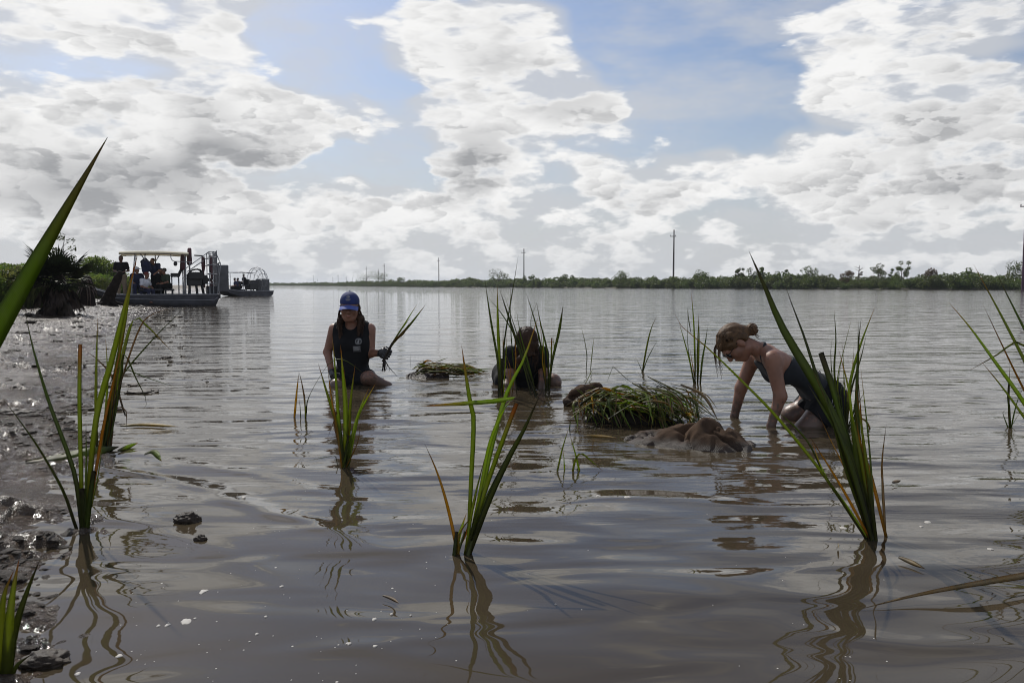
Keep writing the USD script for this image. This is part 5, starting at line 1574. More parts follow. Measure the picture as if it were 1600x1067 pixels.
G_, D_, Y_, B_ = 'leaf_green', 'leaf_dark', 'leaf_yellow', 'leaf_dry'
clump('marsh_grass_plant', 'large leaning clump of broad dark blades at right in front of the leaning woman', (1358, 841), [
    (D_, .040, [(1362, 840), (1322, 700), (1287, 623), (1225, 518), (1198, 456), (1170, 392)], dict(lean=-.1, yaw=.2, peak=.62)),
    (D_, .028, [(1356, 838), (1309, 676), (1280, 601), (1256, 526), (1238, 478), (1226, 443)], dict(lean=.1, yaw=.5)),
    (D_, .030, [(1364, 839), (1331, 720), (1304, 619), (1282, 551)], dict(blunt=True, lean=.0, yaw=.2)),
    (G_, .024, [(1365, 838), (1349, 740), (1331, 650), (1318, 590)], dict(lean=.1)),
    (G_, .026, [(1361, 838), (1330, 730), (1296, 640), (1270, 577)], dict(lean=-.1)),
    (D_, .022, [(1367, 837), (1350, 755), (1339, 654), (1341, 544), (1346, 496)], dict(lean=.1)),
    (G_, .018, [(1368, 837), (1353, 720), (1339, 619), (1336, 600)], dict(lean=-.05)),
    (Y_, .014, [(1384, 836), (1361, 742), (1344, 690), (1336, 640)], dict(lean=.05)),
    (G_, .013, [(1352, 840), (1287, 742), (1216, 654), (1163, 599), (1106, 544), (1066, 511), (1053, 488)], dict(lean=-.25, yaw=.1, n=24)),
    (D_, .008, [(1287, 742), (1262, 690), (1226, 652), (1207, 640)], dict(lean=-.1, wet=False)),
    (D_, .026, [(1358, 840), (1340, 760), (1318, 690), (1296, 655), (1262, 600)], dict(lean=.05)),
    (Y_, .012, [(1357, 839), (1325, 745), (1296, 684), (1276, 640)], dict(lean=.12)),
    (G_, .020, [(1363, 840), (1346, 770), (1334, 690), (1326, 610), (1310, 545)], dict(lean=-.12))], seed=1, fine=6)
clump('marsh_grass_plant', 'single straight narrow reddish blade right of the large leaning clump', (1382, 836), [
    (B_, .013, [(1383, 836), (1379, 760), (1378, 720), (1385, 661)], dict(lean=.0, yaw=.2)), (D_, .011, [(1383, 836), (1378, 775), (1378, 722), (1384, 670)], dict(lean=.05, yaw=.9))], seed=2)
clump('marsh_grass_plant', 'thin-bladed clump behind the leaning woman with a drooping orange leaf', (1322, 668), [
    (D_, .016, [(1318, 667), (1304, 590), (1306, 530), (1303, 482)]), (G_, .014, [(1320, 667), (1308, 600), (1320, 540), (1333, 489)]), (G_, .022, [(1322, 667), (1328, 600), (1344, 540), (1367, 480)]), (D_, .014, [(1322, 667), (1330, 610), (1345, 560), (1354, 521)]),
    (D_, .013, [(1318, 667), (1302, 600), (1298, 555), (1300, 530)]), (G_, .012, [(1324, 667), (1334, 640), (1342, 570), (1346, 545)]), (D_, .016, [(1316, 667), (1312, 620), (1288, 590), (1276, 573)]), (D_, .016, [(1326, 668), (1336, 650), (1340, 600), (1341, 500)]),
    (Y_, .022, [(1330, 668), (1340, 655), (1352, 656), (1362, 676), (1366, 703)], dict(yaw=.3)), (D_, .010, [(1320, 690), (1323, 672), (1336, 640), (1352, 610)], dict(wet=False)), (D_, .010, [(1318, 668), (1316, 640), (1314, 610), (1322, 590)])], seed=3, fine=4)
clump('marsh_grass_plant', 'broad dark green blades entering from the right edge of the photo', (1672, 742), [
    (G_, .026, [(1668, 742), (1600, 630), (1552, 562), (1515, 511), (1482, 472)], dict(lean=.0, yaw=.1)), (G_, .026, [(1672, 742), (1628, 620), (1600, 563), (1562, 489), (1521, 413)], dict(lean=.1, yaw=.2)), (D_, .024, [(1676, 742), (1630, 580), (1600, 514), (1576, 466), (1554, 420)], dict(lean=-.1, yaw=.2)),
    (G_, .018, [(1662, 742), (1625, 690), (1600, 652), (1566, 605), (1531, 562)], dict(lean=-.05, yaw=.1)), (G_, .020, [(1670, 742), (1640, 640), (1605, 548), (1586, 534), (1560, 553), (1512, 580)], dict(lean=.0, across=(.5, .2, .8), n=22))], seed=4, fine=2)
clump('marsh_grass_plant', 'small purple-red broken stems near the right edge', (1577, 668), [
    (B_, .014, [(1577, 668), (1576, 640), (1577, 600), (1578, 568)], dict(yaw=.1)), (D_, .016, [(1578, 668), (1577, 640), (1575, 620), (1577, 596)], dict(blunt=True)), (D_, .010, [(1580, 668), (1586, 640), (1592, 620), (1600, 604)]), (D_, .010, [(1575, 668), (1569, 652), (1567, 644), (1572, 640)]), (D_, .010, [(1579, 668), (1590, 650), (1598, 640)])], seed=5)
clump('marsh_grass_plant', 'clump of broad blades in the centre foreground with one yellow and one folded leaf', (723, 864), [
    (G_, .019, [(731, 862), (736, 753), (740, 657), (734, 625), (727, 580), (721, 538)], dict(lean=.1, yaw=.1, peak=.7)), (G_, .018, [(731, 860), (750, 768), (765, 693), (786, 640), (803, 622), (780, 626), (730, 630), (657, 635)], dict(lean=-.05, across=(.6, .15, .8), n=30, peak=.8)),
    (G_, .019, [(733, 860), (752, 775), (770, 690), (793, 611), (818, 562), (841, 495)], dict(lean=.25, yaw=.2, peak=.55)), (G_, .020, [(729, 860), (757, 768), (782, 697), (807, 630)], dict(blunt=True, lean=.0, yaw=.2)), (D_, .025, [(734, 862), (765, 778), (793, 718), (818, 672), (844, 616)], dict(lean=-.1, yaw=.1, peak=.55)),
    (Y_, .013, [(713, 856), (705, 815), (693, 768), (680, 730), (663, 692)], dict(lean=.0, yaw=.2)), (G_, .024, [(711, 862), (716, 840), (723, 818), (729, 801)], dict(yaw=.5)), (Y_, .011, [(713, 862), (727, 835), (738, 800), (747, 766)]), (D_, .016, [(710, 864), (712, 845), (714, 830)], dict(blunt=True)), (D_, .014, [(716, 864), (722, 845), (727, 830)], dict(blunt=True))], seed=6, fine=3)
clump('marsh_grass_plant', 'bright green upright clump in front of the kneeling woman with one orange blade', (539, 729), [
    (G_, .022, [(536, 727), (529, 671), (512, 617), (497, 567)], dict(peak=.5)), (Y_, .016, [(534, 727), (528, 678), (519, 627), (511, 567)]), (G_, .023, [(537, 727), (529, 650), (525, 590), (519, 524)], dict(peak=.4)), (G_, .028, [(539, 727), (540, 650), (537, 600), (532, 538)], dict(peak=.45, yaw=.1)), (G_, .021, [(541, 727), (545, 680), (548, 627), (555, 569)]),
    (G_, .023, [(543, 727), (558, 654), (572, 625), (587, 599)], dict(peak=.5)), (G_, .019, [(542, 727), (553, 670), (566, 630), (577, 605)]), (D_, .014, [(540, 727), (534, 690), (530, 640), (529, 620)]), (D_, .016, [(538, 727), (541, 700), (545, 680)], dict(blunt=True)), (B_, .012, [(538, 724), (522, 660), (528, 640), (512, 684)], dict(wet=True)), (D_, .012, [(545, 728), (548, 718), (549, 708)]), (D_, .009, [(528, 728), (525, 716), (520, 712), (478, 720)], dict(wet=False))], seed=7, fine=4)
clump('marsh_grass_plant', 'small clump left of the kneeling woman with a folded orange leaf and an arching blade', (476, 653), [
    (Y_, .018, [(460, 654), (463, 620), (467, 581)], dict(yaw=.1)), (B_, .014, [(478, 652), (476, 625), (472, 600), (467, 580)], dict(peak=.6)), (D_, .011, [(470, 653), (469, 635), (467, 621)]), (D_, .013, [(478, 651), (482, 621), (507, 577), (521, 563), (536, 562), (555, 573), (576, 591)], dict(n=26, lean=-.3, peak=.3, across=(.5, .2, .8))), (G_, .010, [(477, 652), (477, 630), (476, 612)])], seed=8)
LEFTG = (131, 826)
clump('marsh_grass_plant', 'tall dark-stemmed clump in the left foreground at the edge of the mud', LEFTG, [
    (D_, .020, [(119, 818), (100, 765), (64, 703), (30, 655), (0, 617)], dict(lean=-.1, peak=.2, base_w=.9, fold=.7)), (D_, .019, [(128, 820), (118, 745), (98, 685), (76, 626), (52, 545), (37, 476)], dict(lean=.1, peak=.3, base_w=.9, fold=.6)), (G_, .019, [(130, 820), (127, 720), (125, 620), (126, 538)], dict(blunt=True, lean=.0, fold=.6, yaw=.1)),
    (G_, .025, [(134, 820), (150, 658), (175, 562), (198, 467), (215, 399)], dict(lean=-.1, yaw=.2, peak=.6)), (Y_, .013, [(135, 822), (150, 735), (162, 664), (185, 560), (200, 490)], dict(lean=.0)), (D_, .030, [(131, 824), (131, 790), (130, 762)], dict(blunt=True, base_w=1.0, fold=.8)), (D_, .026, [(128, 824), (129, 795), (128, 770)], dict(blunt=True, base_w=1.0, fold=.8, yaw=1.4)), (D_, .022, [(135, 826), (139, 785), (146, 735)], dict(base_w=1.0, fold=.8, blunt=True))], seed=9, fine=2)
clump('marsh_grass_plant', 'tangled clump with drooping leaves just behind the tall dark-stemmed left clump', (166, 700), [
    (G_, .020, [(152, 700), (150, 640), (151, 560), (153, 492)], dict(yaw=.1)), (G_, .026, [(168, 700), (178, 600), (192, 520), (210, 410)], dict(peak=.5)), (G_, .022, [(170, 700), (186, 585), (208, 500), (228, 508), (252, 532), (273, 553)], dict(n=26, peak=.5, across=(.6, .2, .7))), (Y_, .014, [(168, 700), (174, 640), (183, 560), (192, 500)]), (B_, .016, [(172, 700), (180, 610), (200, 520)], dict()),
    (D_, .016, [(170, 698), (188, 600), (194, 552), (212, 590), (229, 626), (222, 642)], dict(n=24)), (B_, .015, [(196, 650), (176, 590), (150, 560), (133, 548)], dict(wet=False)), (D_, .012, [(165, 690), (178, 609), (230, 540), (297, 472)], dict(lean=.2)), (D_, .010, [(172, 600), (186, 575), (230, 590), (281, 607)], dict(wet=False)), (B_, .012, [(175, 640), (215, 520), (240, 490), (283, 481), (296, 482)], dict(wet=False, n=22)),
    (D_, .024, [(164, 700), (166, 660), (172, 620)], dict(blunt=True)), (D_, .026, [(160, 700), (164, 665), (170, 630)], dict(blunt=True)), (G_, .016, [(160, 700), (168, 600), (165, 525)]), (B_, .016, [(174, 690), (180, 640), (196, 640), (198, 672)], dict(n=16))], seed=10, fine=5)
clump('marsh_grass_plant', 'leaves of a dark plant at the bottom left corner on a muddy clod', (14, 1062), [
    (D_, .022, [(12, 1060), (22, 990), (40, 930), (63, 872)], dict(yaw=.3, peak=.4)), (G_, .028, [(10, 1060), (14, 980), (20, 925), (30, 872)], dict(yaw=.5, peak=.4)), (G_, .026, [(5, 1064), (2, 990), (6, 930), (22, 890)], dict(peak=.4)), (D_, .020, [(16, 1062), (26, 1040), (40, 1028), (50, 1022)]), (D_, .020, [(4, 1064), (-14, 1000), (-22, 960)]), (D_, .030, [(12, 1066), (11, 1030), (12, 990)], dict(blunt=True, base_w=1, fold=.7))], seed=11)
# the great blade leaning in close to the camera from the left
b0 = np.array([-1.42, 1.52, float(bank_height(np.array([-1.42]), np.array([1.52]))[0])])
t_ = thing('tall_grass_blade', 'huge close-up dark green blade slanting across the upper left of the photo', 'grass blade', b0)
P_ = [at(x, y, d) for x, y, d in ((-150, 770, 1.50), (-20, 545, 1.45), (60, 404, 1.42), (120, 298, 1.40), (168, 215, 1.39))]
m_, uv_ = blade([(0, 0, -.05), (P_[0] - b0) * .45 + [-.02, 0, 0]] + [p - b0 for p in P_], .043, 30, across=(.86, .25, -.45), fold=.30, peak=.55, base_w=.6)
obj('leaf', m_, M['leaf_great'], t_, uv=uv_)
clump('marsh_grass_plant', 'dark clump of tall blades left of and before the bent middle woman', (783, 619), [
    (D_, .024, [(779, 618), (778, 568), (767, 502), (757, 434)], dict(peak=.5)), (G_, .031, [(783, 618), (781, 577), (778, 507), (777, 445)], dict(yaw=.1, peak=.5)), (D_, .020, [(785, 618), (787, 549), (793, 502), (802, 449), (810, 398)], dict(peak=.4)), (D_, .026, [(831, 603), (806, 530), (794, 493), (781, 453)], dict(peak=.6)), (D_, .014, [(834, 602), (803, 507), (788, 461)], dict(peak=.5)),
    (D_, .018, [(826, 603), (808, 535), (787, 495), (759, 460)]), (Y_, .016, [(784, 618), (786, 560), (786, 510)], dict(peak=.4)), (D_, .016, [(834, 601), (822, 554), (813, 521), (807, 485)]), (G_, .016, [(786, 618), (790, 560), (792, 520)]), (D_, .022, [(781, 619), (782, 590), (784, 560)], dict(blunt=True))], seed=12, spread=.12, fine=4)
clump('marsh_grass_plant', 'dark forked clump right of the bent middle woman beside her knee', (856, 609), [
    (D_, .020, [(853, 608), (852, 577), (843, 530), (834, 495), (822, 457)], dict(peak=.5)), (D_, .020, [(857, 608), (857, 589), (855, 549), (845, 507), (838, 471)], dict(peak=.5)), (D_, .030, [(858, 608), (862, 568), (873, 519), (880, 477)], dict(peak=.75)), (G_, .020, [(858, 600), (861, 560), (862, 528)], dict(blunt=True)), (G_, .014, [(852, 600), (849, 530), (851, 506)]), (D_, .010, [(850, 590), (842, 540), (829, 505), (842, 465)], dict(n=20)), (G_, .012, [(862, 560), (866, 545), (864, 528)], dict(wet=False)), (D_, .012, [(855, 605), (850, 560), (852, 540)])], seed=13, fine=4)
clump('marsh_grass_plant', 'slender four-bladed clump standing left of the leaning woman, further out', (1089, 599), [
    (G_, .020, [(1086, 598), (1086, 560), (1084, 505), (1080, 454)]), (G_, .024, [(1090, 598), (1091, 560), (1092, 525), (1091, 490)], dict(yaw=.1)), (D_, .022, [(1094, 598), (1097, 565), (1102, 535), (1106, 509)]), (G_, .018, [(1084, 598), (1078, 565), (1070, 535), (1060, 500)]), (Y_, .012, [(1087, 598), (1082, 570), (1078, 545)]), (D_, .012, [(1079.6, 520), (1076, 500), (1074, 480)], dict(wet=False))], seed=14, fine=2)
clump('marsh_grass_plant', 'two thin green stems crossing, right of the far woman, standing alone', (1004, 580), [
    (G_, .022, [(1004, 580), (1010, 545), (1017, 515), (1026, 494)]), (D_, .012, [(1005, 580), (1012, 560), (1028, 530)]), (D_, .010, [(1003, 580), (999, 570), (994, 560)])], seed=15)
clump('marsh_grass_plant', 'two bare thin stems with a bent floating leaf beyond the large grass heap', (918, 577), [
    (D_, .012, [(916, 577), (917, 555), (913, 530), (907, 507)]), (G_, .013, [(923, 575), (925, 555), (928, 526)], dict(peak=.6)), (G_, .018, [(914, 564), (905, 565), (892, 568)], dict(wet=False, lean=.0, yaw=1.0))], seed=16)
clump('marsh_grass_plant', 'low sprig of bent thin blades in open water right of the centre clump', (898, 734), [
    (G_, .011, [(871, 735), (879, 700), (890, 664)]), (G_, .012, [(905, 734), (898, 705), (890, 678)]), (G_, .010, [(882, 734), (881, 715), (880, 702)]), (G_, .013, [(895, 735), (899, 718), (908, 708), (926, 722), (944, 737)], dict(n=20)), (D_, .008, [(891, 680), (890, 668), (892, 655)], dict(wet=False)), (D_, .010, [(901, 735), (906, 725), (909, 718)])], seed=17)
_dp = [at(x, y, ground(x, min(y + e, 1066))[1]) for x, y, e in ((1740, 874, 9), (1660, 888, 16), (1600, 899, 20), (1500, 916, 18), (1420, 932, 10), (1337, 953, 1))]
_dt = thing('dead_grass_blade', 'long dead blade arching low over the water at the lower right edge', 'grass blade', ground(1740, 883))
_m, _uv = blade([(0.02, 0, -.1)] + [p - ground(1740, 883) for p in _dp], .022, 30, across=(.1, .5, .8), peak=.3)
obj('leaf', _m, M['leaf_dry'], _dt, uv=_uv)


# ---------------------------------------------------------------- burlap sacks and heaps of cut grass
def sack(name, label, px_pts, height, mat, peak, folds, seed, depth, fan=True):
    """A wet sack lying half under water. px_pts: left and right ends of its front waterline."""
    a, b = ground(*px_pts[0]), ground(*px_pts[1])
    c = (a + b) / 2
    L = np.linalg.norm((b - a)[:2])
    ang = math.atan2(b[1] - a[1], b[0] - a[0])
    t = thing(name, label, 'sack', c, ang)
    nx, ny = 110, 70
    u, w = np.meshgrid(np.linspace(-.04, 1.04, nx), np.linspace(-.12, 1, ny), indexing='ij')
    x, y = (u - .5) * L, w * depth
    env = np.interp(u, *zip(*peak)) * height
    across = np.clip(np.where(w < .5, np.sin(np.clip((w + .06) / .56, 0, 1) * np.pi / 2) ** .75, np.cos((w - .5) / .5 * np.pi / 2) ** .8), 0, 1)
    pk = max(peak, key=lambda q: q[1])[0]
    ph = np.arctan2(w - 1.05, u - pk - .02) if fan else (u * 2.2 + w * .8)
    rng = np.random.default_rng(seed)
    P = np.stack([x, y, 0 * x], -1)
    wob = meshkit.fbm(P * 7, 3, seed) - .5
    ridge = np.abs(np.sin(ph * folds + wob * 4.2 + seed)) ** .7 - .5
    rad = np.clip(np.hypot((u - pk) * 1.1, (w - .95) * .8) * 2.2, 0, 1)
    z = env * across * (1 + .30 * ridge * rad) + env * .28 * wob + .026 * ridge * rad * across + .014 * across * (1 - 2 * np.abs(meshkit.fbm(P * 11, 3, seed + 9) - .5) * 2.2) - .007 + height * .05 * (meshkit.fbm(P * 26, 3, seed + 4) - .5)
    z = z - .035 - .05 * np.clip(-w / .12, 0, 1)
    edge = np.minimum.reduce([(u + .04) / .08, (1.04 - u) / .08, (w + .12) / .10, (1 - w) / .1])
    z = np.where(edge < 1, -.07 + (z + .07) * np.clip(edge, 0, 1), z)
    y = y - .05 * ridge * rad * np.clip(1 - w, 0, 1) * across
    v = np.stack([x, y, z], -1).reshape(-1, 3)
    i, j = np.meshgrid(np.arange(nx - 1), np.arange(ny - 1), indexing='ij')
    A = i * ny + j
    f = np.stack([A, A + ny, A + ny + 1, A + 1], -1).reshape(-1, 4)
    obj('cloth', (v, f), M[mat], t)
    return t


def tile_blades(name, label, c, rows, n, seed, category='grass heap', mats=('leaf_cut', 'leaf_cut', 'leaf_green', 'leaf_cut', 'leaf_yellow', 'leaf_dry', 'leaf_dark')):
    """A heap of cut blades: ROWS(rng) gives the curve, width of one blade about C."""
    rng = np.random.default_rng(seed)
    t = thing(name, label, category, c)
    for _ in range(n):
        pts, w = rows(rng)
        yaw = rng.uniform(0, 3.1)
        m, uv = blade(pts, w, 10, across=(math.cos(yaw), math.sin(yaw), rng.uniform(-.6, .6)), fold=.3, peak=.35, twist=rng.uniform(-1.2, 1.2))
        obj('leaf', m, M[mats[int(rng.integers(len(mats)))]], t, uv=uv)
    return t


sack('burlap_sack', 'large wet brown burlap sack with deep folds in front of the grass heap', ((955, 692), (1172, 712)), .150, 'burlap_brown', [(0, .12), (.12, .35), (.45, .78), (.62, 1.0), (.72, .95), (.9, .40), (1, .12)], 7.0, 3, .42)
_c = ground(1000, 664)
_k = lambda x, y: (x - 1000) / (F_PX / _c[1])


def heap_rows(rng):
    K = F_PX / _c[1]
    top = lambda x: np.interp(x, [880, 905, 940, 985, 1040, 1090, 1125], [.08, .15, .185, .155, .11, .05, .0])
    kind = rng.random()
    if kind < .45:                                                   # swept from the sack's mouth over the heap and down to the water
        x0 = rng.uniform(888, 1010)
        x1 = min(x0 + rng.uniform(45, 130), 1122)
        y0 = rng.uniform(.0, .38)
        y1 = y0 - rng.uniform(-.08, .26)
        f = math.cos((y0 - .18) * 4.0)
        p0 = np.array([(x0 - 1000) / K, y0, top(x0) * f * rng.uniform(.45, 1.05)])
        p2 = np.array([(x1 - 1000) / K, y1, top(x1) * .5 + rng.uniform(-.05, .06)])
        return [p0, (p0 + p2) / 2 + [0, 0, rng.uniform(.02, .09)], p2], rng.uniform(.010, .024)
    if kind < .72:                                                   # hanging over the front edge
        x0 = rng.uniform(905, 1075)
        p0 = np.array([(x0 - 1000) / K, rng.uniform(.0, .15), top(x0) * rng.uniform(.6, 1.0)])
        p1 = p0 + [rng.uniform(-.05, .09), -rng.uniform(.05, .12), rng.uniform(-.04, .02)]
        p2 = p1 + [rng.uniform(-.05, .09), -rng.uniform(.03, .10), -rng.uniform(.05, .18)]
        p2[2] = max(p2[2], -.03)
        return [p0, p1, p2], rng.uniform(.009, .022)
    x0 = rng.uniform(898, 1085)                                      # short bits sticking every way
    a = rng.uniform(0, 6.28); ln = rng.uniform(.08, .24)
    y0 = rng.uniform(-.06, .36)
    zc = top(x0) * max(.2, math.cos((y0 - .18) * 4.0)) * rng.uniform(.5, 1.0)
    p0 = np.array([(x0 - 1000) / K, y0, zc])
    d = np.array([math.cos(a), math.sin(a) * .7, rng.uniform(-.3, 1.0)]) * ln
    return [p0 - d * .4, p0 + [0, 0, .02], p0 + d * .6], rng.uniform(.007, .018)


_h = tile_blades('grass_heap', 'large heap of cut green grass spilling from a sack between the women', _c, heap_rows, 255, 51)
for mat, w, pts, dd in (('leaf_green', .020, [(950, 654), (985, 632), (1020, 618), (1052, 612)], -.25), ('leaf_cut', .018, [(1012, 588), (1060, 612), (1100, 640), (1132, 661)], -.1), ('leaf_dark', .010, [(1012, 588), (1055, 615), (1100, 646), (1128, 660)], -.12), ('leaf_dark', .008, [(958, 572), (953, 585), (948, 598)], .1), ('leaf_dark', .008, [(958, 572), (975, 588), (990, 600)], .1),
                        ('leaf_cut', .018, [(914, 600), (921, 586), (927, 575)], -.05), ('leaf_dry', .016, [(934, 618), (928, 634), (925, 649)], -.22), ('leaf_dry', .014, [(963, 608), (963, 630), (961, 648)], -.25), ('leaf_dark', .008, [(1034, 630), (1033, 645), (1033, 658)], -.25), ('leaf_dark', .010, [(1081, 610), (1083, 628), (1086, 644)], -.1),
                        ('leaf_cut', .020, [(1030, 610), (1060, 622), (1072, 640), (1076, 650)], -.15), ('leaf_dry', .020, [(1040, 606), (1062, 624), (1070, 640), (1070, 650)], -.18), ('leaf_cut', .022, [(1010, 606), (1045, 612), (1062, 630), (1066, 648)], -.2), ('leaf_yellow', .022, [(1005, 628), (1025, 626), (1045, 632), (1050, 646)], -.22)):
    P = [at(x, y, _c[1] + dd) - _c for x, y in pts]
    m, uv = blade(P, w, 14, across=(.5, .8, .3), peak=.4)
    obj('leaf', m, M[mat], _h, uv=uv)
_rng = np.random.default_rng(66)
for _q in range(34):                                                 # long loose leaves trailing from the heap towards the front sack
    _x0, _y0 = _rng.uniform(985, 1072), _rng.uniform(598, 622)
    _x1, _y1 = _x0 + _rng.uniform(15, 75), _rng.uniform(636, 666)
    _d = _c[1] + _rng.uniform(-.12, .12)
    P = [at(_x0, _y0, _d + .05), at((_x0 * .5 + _x1 * .5) + _rng.uniform(0, 14), (_y0 + _y1) / 2 - _rng.uniform(4, 16), _d), at(_x1, _y1, _d - .12)]
    m, uv = blade([p - _c for p in P], _rng.uniform(.010, .022), 12, across=(.7, .5, _rng.uniform(-.5, .8)), peak=.4)
    obj('leaf', m, M[['leaf_cut', 'leaf_cut', 'leaf_dry', 'leaf_green', 'leaf_yellow'][_q % 5]], _h, uv=uv)
_core = Field([rc((-.24, .20, -.03), (.12, .16, -.03), .13, .09, .08), rc((-.1, .14, .0), (.3, .10, -.04), .10, .05, .08)], .012, pad=.06).wrinkle(.05, 9, 5)
tag(obj('matted_core', _core.mesh(), M['root_mud'], _h), kind='stuff')


def sack_mouth():
    c = ground(905, 634)
    K = F_PX / c[1]
    t = thing('burlap_sack', 'small curled brown sack mouth at the left end of the large grass heap', 'sack', c)
    f = Field([rc((-.04, .05, .0), (-.02, .10, .05), .065, .06, .03), rc((.02, .02, .0), (.08, .10, .05), .06, .06, .03), rc((-.08, .03, .03), (-.04, .02, .09), .03, .025, .02), rc((-.04, .02, .09), (.03, .05, .11), .025, .025, .02), rc((.03, .1, .10), (.16, .16, .11), .04, .035, .03), rc((-.09, .0, .03), (.04, -.03, .01), .03, .03, .02), rc((.04, -.03, .01), (.09, .0, .05), .03, .03, .02)], .006, pad=.04)
    f.put(sub(el((-.03, -.05, .06), (.045, .07, .025), None, .01)))
    f.wrinkle(.018, 16, 6, (1, 1, .6))
    obj('cloth', f.mesh(), M['burlap_brown'], t)


sack_mouth()
sack('burlap_sack', 'dark wet sack lying beside the kneeling woman under the yellow-green grass', ((626, 590), (702, 591)), .085, 'burlap_dark', [(0, .2), (.1, .5), (.25, .75), (.45, .8), (.7, 1.0), (.85, .7), (1, .1)], 5.0, 8, .30)
_c2 = ground(690, 588)


def heap2_rows(rng):
    K = F_PX / _c2[1]
    x0 = rng.uniform(640, 712)
    x1 = x0 + rng.uniform(22, 66)
    p0 = np.array([(x0 - 690) / K, rng.uniform(-.08, .3), rng.uniform(.005, .10) * (1 if x0 < 705 else .6)])
    p2 = np.array([(min(x1, 776) - 690) / K, p0[1] + rng.uniform(-.12, .1), max(.0, .065 - (x1 - 690) / K * .14) + rng.uniform(-.02, .03)])
    return [p0, (p0 + p2) / 2 + [0, 0, rng.uniform(.0, .05)], p2], rng.uniform(.012, .024)


_h2 = tile_blades('grass_heap', 'smaller heap of yellow-green cut grass behind the dark sack by the kneeling woman', _c2, heap2_rows, 130, 52, mats=('leaf_cut', 'leaf_cut', 'leaf_yellow', 'leaf_cut', 'leaf_dry'))
for mat, w, pts, dd in (('leaf_green', .022, [(712, 580), (740, 577), (775, 576)], -.05), ('leaf_cut', .024, [(700, 584), (730, 580), (760, 579), (778, 578)], -.08), ('leaf_dark', .006, [(641, 575), (641, 562), (641, 551)], .05), ('leaf_dark', .006, [(661, 572), (661, 560)], .05), ('leaf_cut', .02, [(680, 566), (690, 562), (700, 559)], .1), ('leaf_dry', .012, [(655, 574), (665, 567), (674, 562)], -.05), ('leaf_dark', .014, [(728, 568), (738, 566), (745, 566), (738, 572)], .0)):
    m, uv = blade([at(x, y, _c2[1] + dd) - _c2 for x, y in pts], w, 12, across=(.2, .8, .5), peak=.4)
    obj('leaf', m, M[mat], _h2, uv=uv)


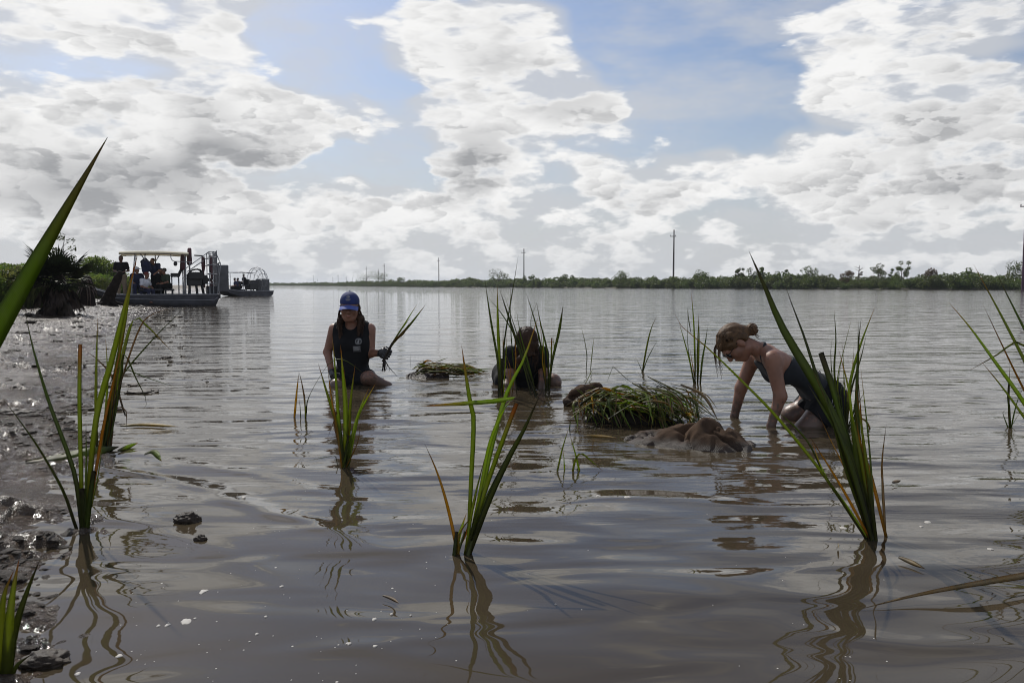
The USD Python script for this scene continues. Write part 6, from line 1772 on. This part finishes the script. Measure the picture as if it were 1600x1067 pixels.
# ---------------------------------------------------------------- small things: clods, floating leaves, froth
def small_things():
    rng = np.random.default_rng(77)
    clods = [((291, 814), .038, 'glossy black mud clod alone in the water right of the left clump', .8), ((313, 843), .018, 'tiny mud clod just below the larger one in the water', .9), ((222, 613), .10, 'flat broken mud clod under the drooping leaf of the left tangle', .28), ((205, 602), .07, 'smaller flat mud clod behind the broken one in the left tangle', .25), ((22, 648), .09, 'dark lump of mud on the bank at the left edge', .45), ((70, 1034), .045, 'glistening mud clod at the bottom left under the plant', .55)]
    for (px, py), r, lab, flat in clods:
        g = ground(px, py, .0)
        t = thing('mud_clod', lab, 'mud clod', g)
        m = trimesh.creation.icosphere(4)
        v = m.vertices * (1 + .40 * (meshkit.fbm(m.vertices * 2.2 + px, 4, int(px)) - .5)[:, None] * 2)
        v = v * [r * 1.25, r, r * flat]
        obj('lump', (v, m.faces), M['clod'], t)
    floats = [('leaf_yellow', .018, [(188, 667), (230, 665), (282, 668)], 'orange dead leaf floating left of the kneeling woman'), ('leaf_dark', .050, [(40, 726), (80, 722), (130, 714), (187, 700)], 'broad dull green leaf floating through the left clump'), ('leaf_yellow', .014, [(912, 682), (938, 683), (965, 686)], 'orange leaf bit floating beside the front sack'), ('leaf_dry', .010, [(1404, 874), (1424, 882), (1446, 891)], 'small pale dead twig floating right of the large clump'), ('leaf_dry', .012, [(1309, 853), (1311, 861)], 'tiny curled yellow leaf bit left of the large clump base'), ('leaf_green', .020, [(226, 712), (240, 714), (253, 722)], 'curled green leaf floating right of the left clump'), ('leaf_dry', .010, [(1394, 757), (1408, 752)], 'faint straw bit floating right of the large clump'), ('leaf_dry', .006, [(598, 933), (612, 938), (624, 946)], 'thin straw floating left of the centre clump reflection'), ('leaf_green', .018, [(184, 706), (200, 700), (216, 694)], 'small green leaf bit floating beside the left clump base')]
    for mat, w, pts, lab in floats:
        P = np.array([ground(x, y, .006) for x, y in pts])
        c = P.mean(0)
        t = thing('floating_leaf', lab, 'leaf', c)
        q = P - c
        q[:, 2] += rng.uniform(.004, .010, len(q))
        if len(q) == 3 and 'curled' in lab:
            q[1, 2] += .02
        m, uv = blade(q, w * 1.5, 10, across=(.12, .75, .65), fold=.15, peak=.5)
        obj('leaf', m, M[mat], t, uv=uv)
    simple('froth', (0.36, 0.34, 0.31), 0.7, .1, 120, bump=.4, bump_scale=300, dist=.002)
    pads = [(318, 922, 10), (290, 968, 15), (262, 974, 7), (186, 1022, 8), (121, 1050, 8), (248, 975, 5), (585, 965, 7), (545, 1003, 7), (586, 1007, 6), (401, 988, 5), (440, 914, 5), (415, 961, 4), (304, 964, 4), (381, 775, 6), (1548, 856, 7), (1450, 814, 9), (1318, 823, 8), (980, 775, 8), (935, 773, 6), (1440, 821, 4), (390, 1000, 3), (612, 957, 4), (642, 959, 3), (868, 942, 3)]
    for i, (px, py, r) in enumerate(pads):
        c = ground(px, py, .004)
        k = F_PX / c[1]
        R = .62 * r / k
        t = thing('froth_patch', 'small flat white patch of froth drifting on the brown water', 'froth', c, 0, 'froth patches drifting on the water')
        n = 26
        a = np.linspace(0, 2 * math.pi, n, endpoint=False)
        rr = R * (1 + .55 * (meshkit.fbm(np.c_[np.cos(a) * 1.4 + i * 3, np.sin(a) * 1.4, 0 * a], 3, i) - .5) * 2)
        ring = np.c_[rr * np.cos(a), rr * np.sin(a) * 1.3, 0 * a - .005]
        mid = ring * .85 + [0, 0, .0018]
        v = np.vstack([ring, mid, [[0, 0, -.0018]]])
        j = np.arange(n)
        f = np.vstack([np.c_[j, (j + 1) % n, n + (j + 1) % n], np.c_[j, n + (j + 1) % n, n + j], np.c_[n + j, n + (j + 1) % n, np.full(n, 2 * n)]])
        obj('film', (v, f), M['froth'], t)
    ms = []
    for _ in range(150):
        py = 700 + 367 * rng.random() ** .8
        px = rng.uniform(150, 1600) if rng.random() < .4 else rng.uniform(180, 700)
        c = ground(px, py, -.0004)
        R = rng.uniform(.0008, .0026) * (1 if rng.random() > .1 else 1.6)
        v, f = ellipsoid(c, (R, R * 1.2, .0012), 1)
        ms.append((v, f))
    tag(obj('froth_specks', cat(ms), M['froth']), 'scattered tiny froth bubbles floating on the near water', 'froth', None, 'stuff')


small_things()


# ---------------------------------------------------------------- the damp air over the bay
def build_haze():
    g = Graph()
    M['haze'] = g.material('/World/Looks/haze', volume=g.add('principled_volume', 'volume', color=(0.80, 0.85, 0.92), density=0.00016, anisotropy=0.3))
    tag(obj('haze', box(-4500, 4500, -200, 4500, -2.0, 22.0), M['haze'], smooth=False), kind='stuff')


build_haze()
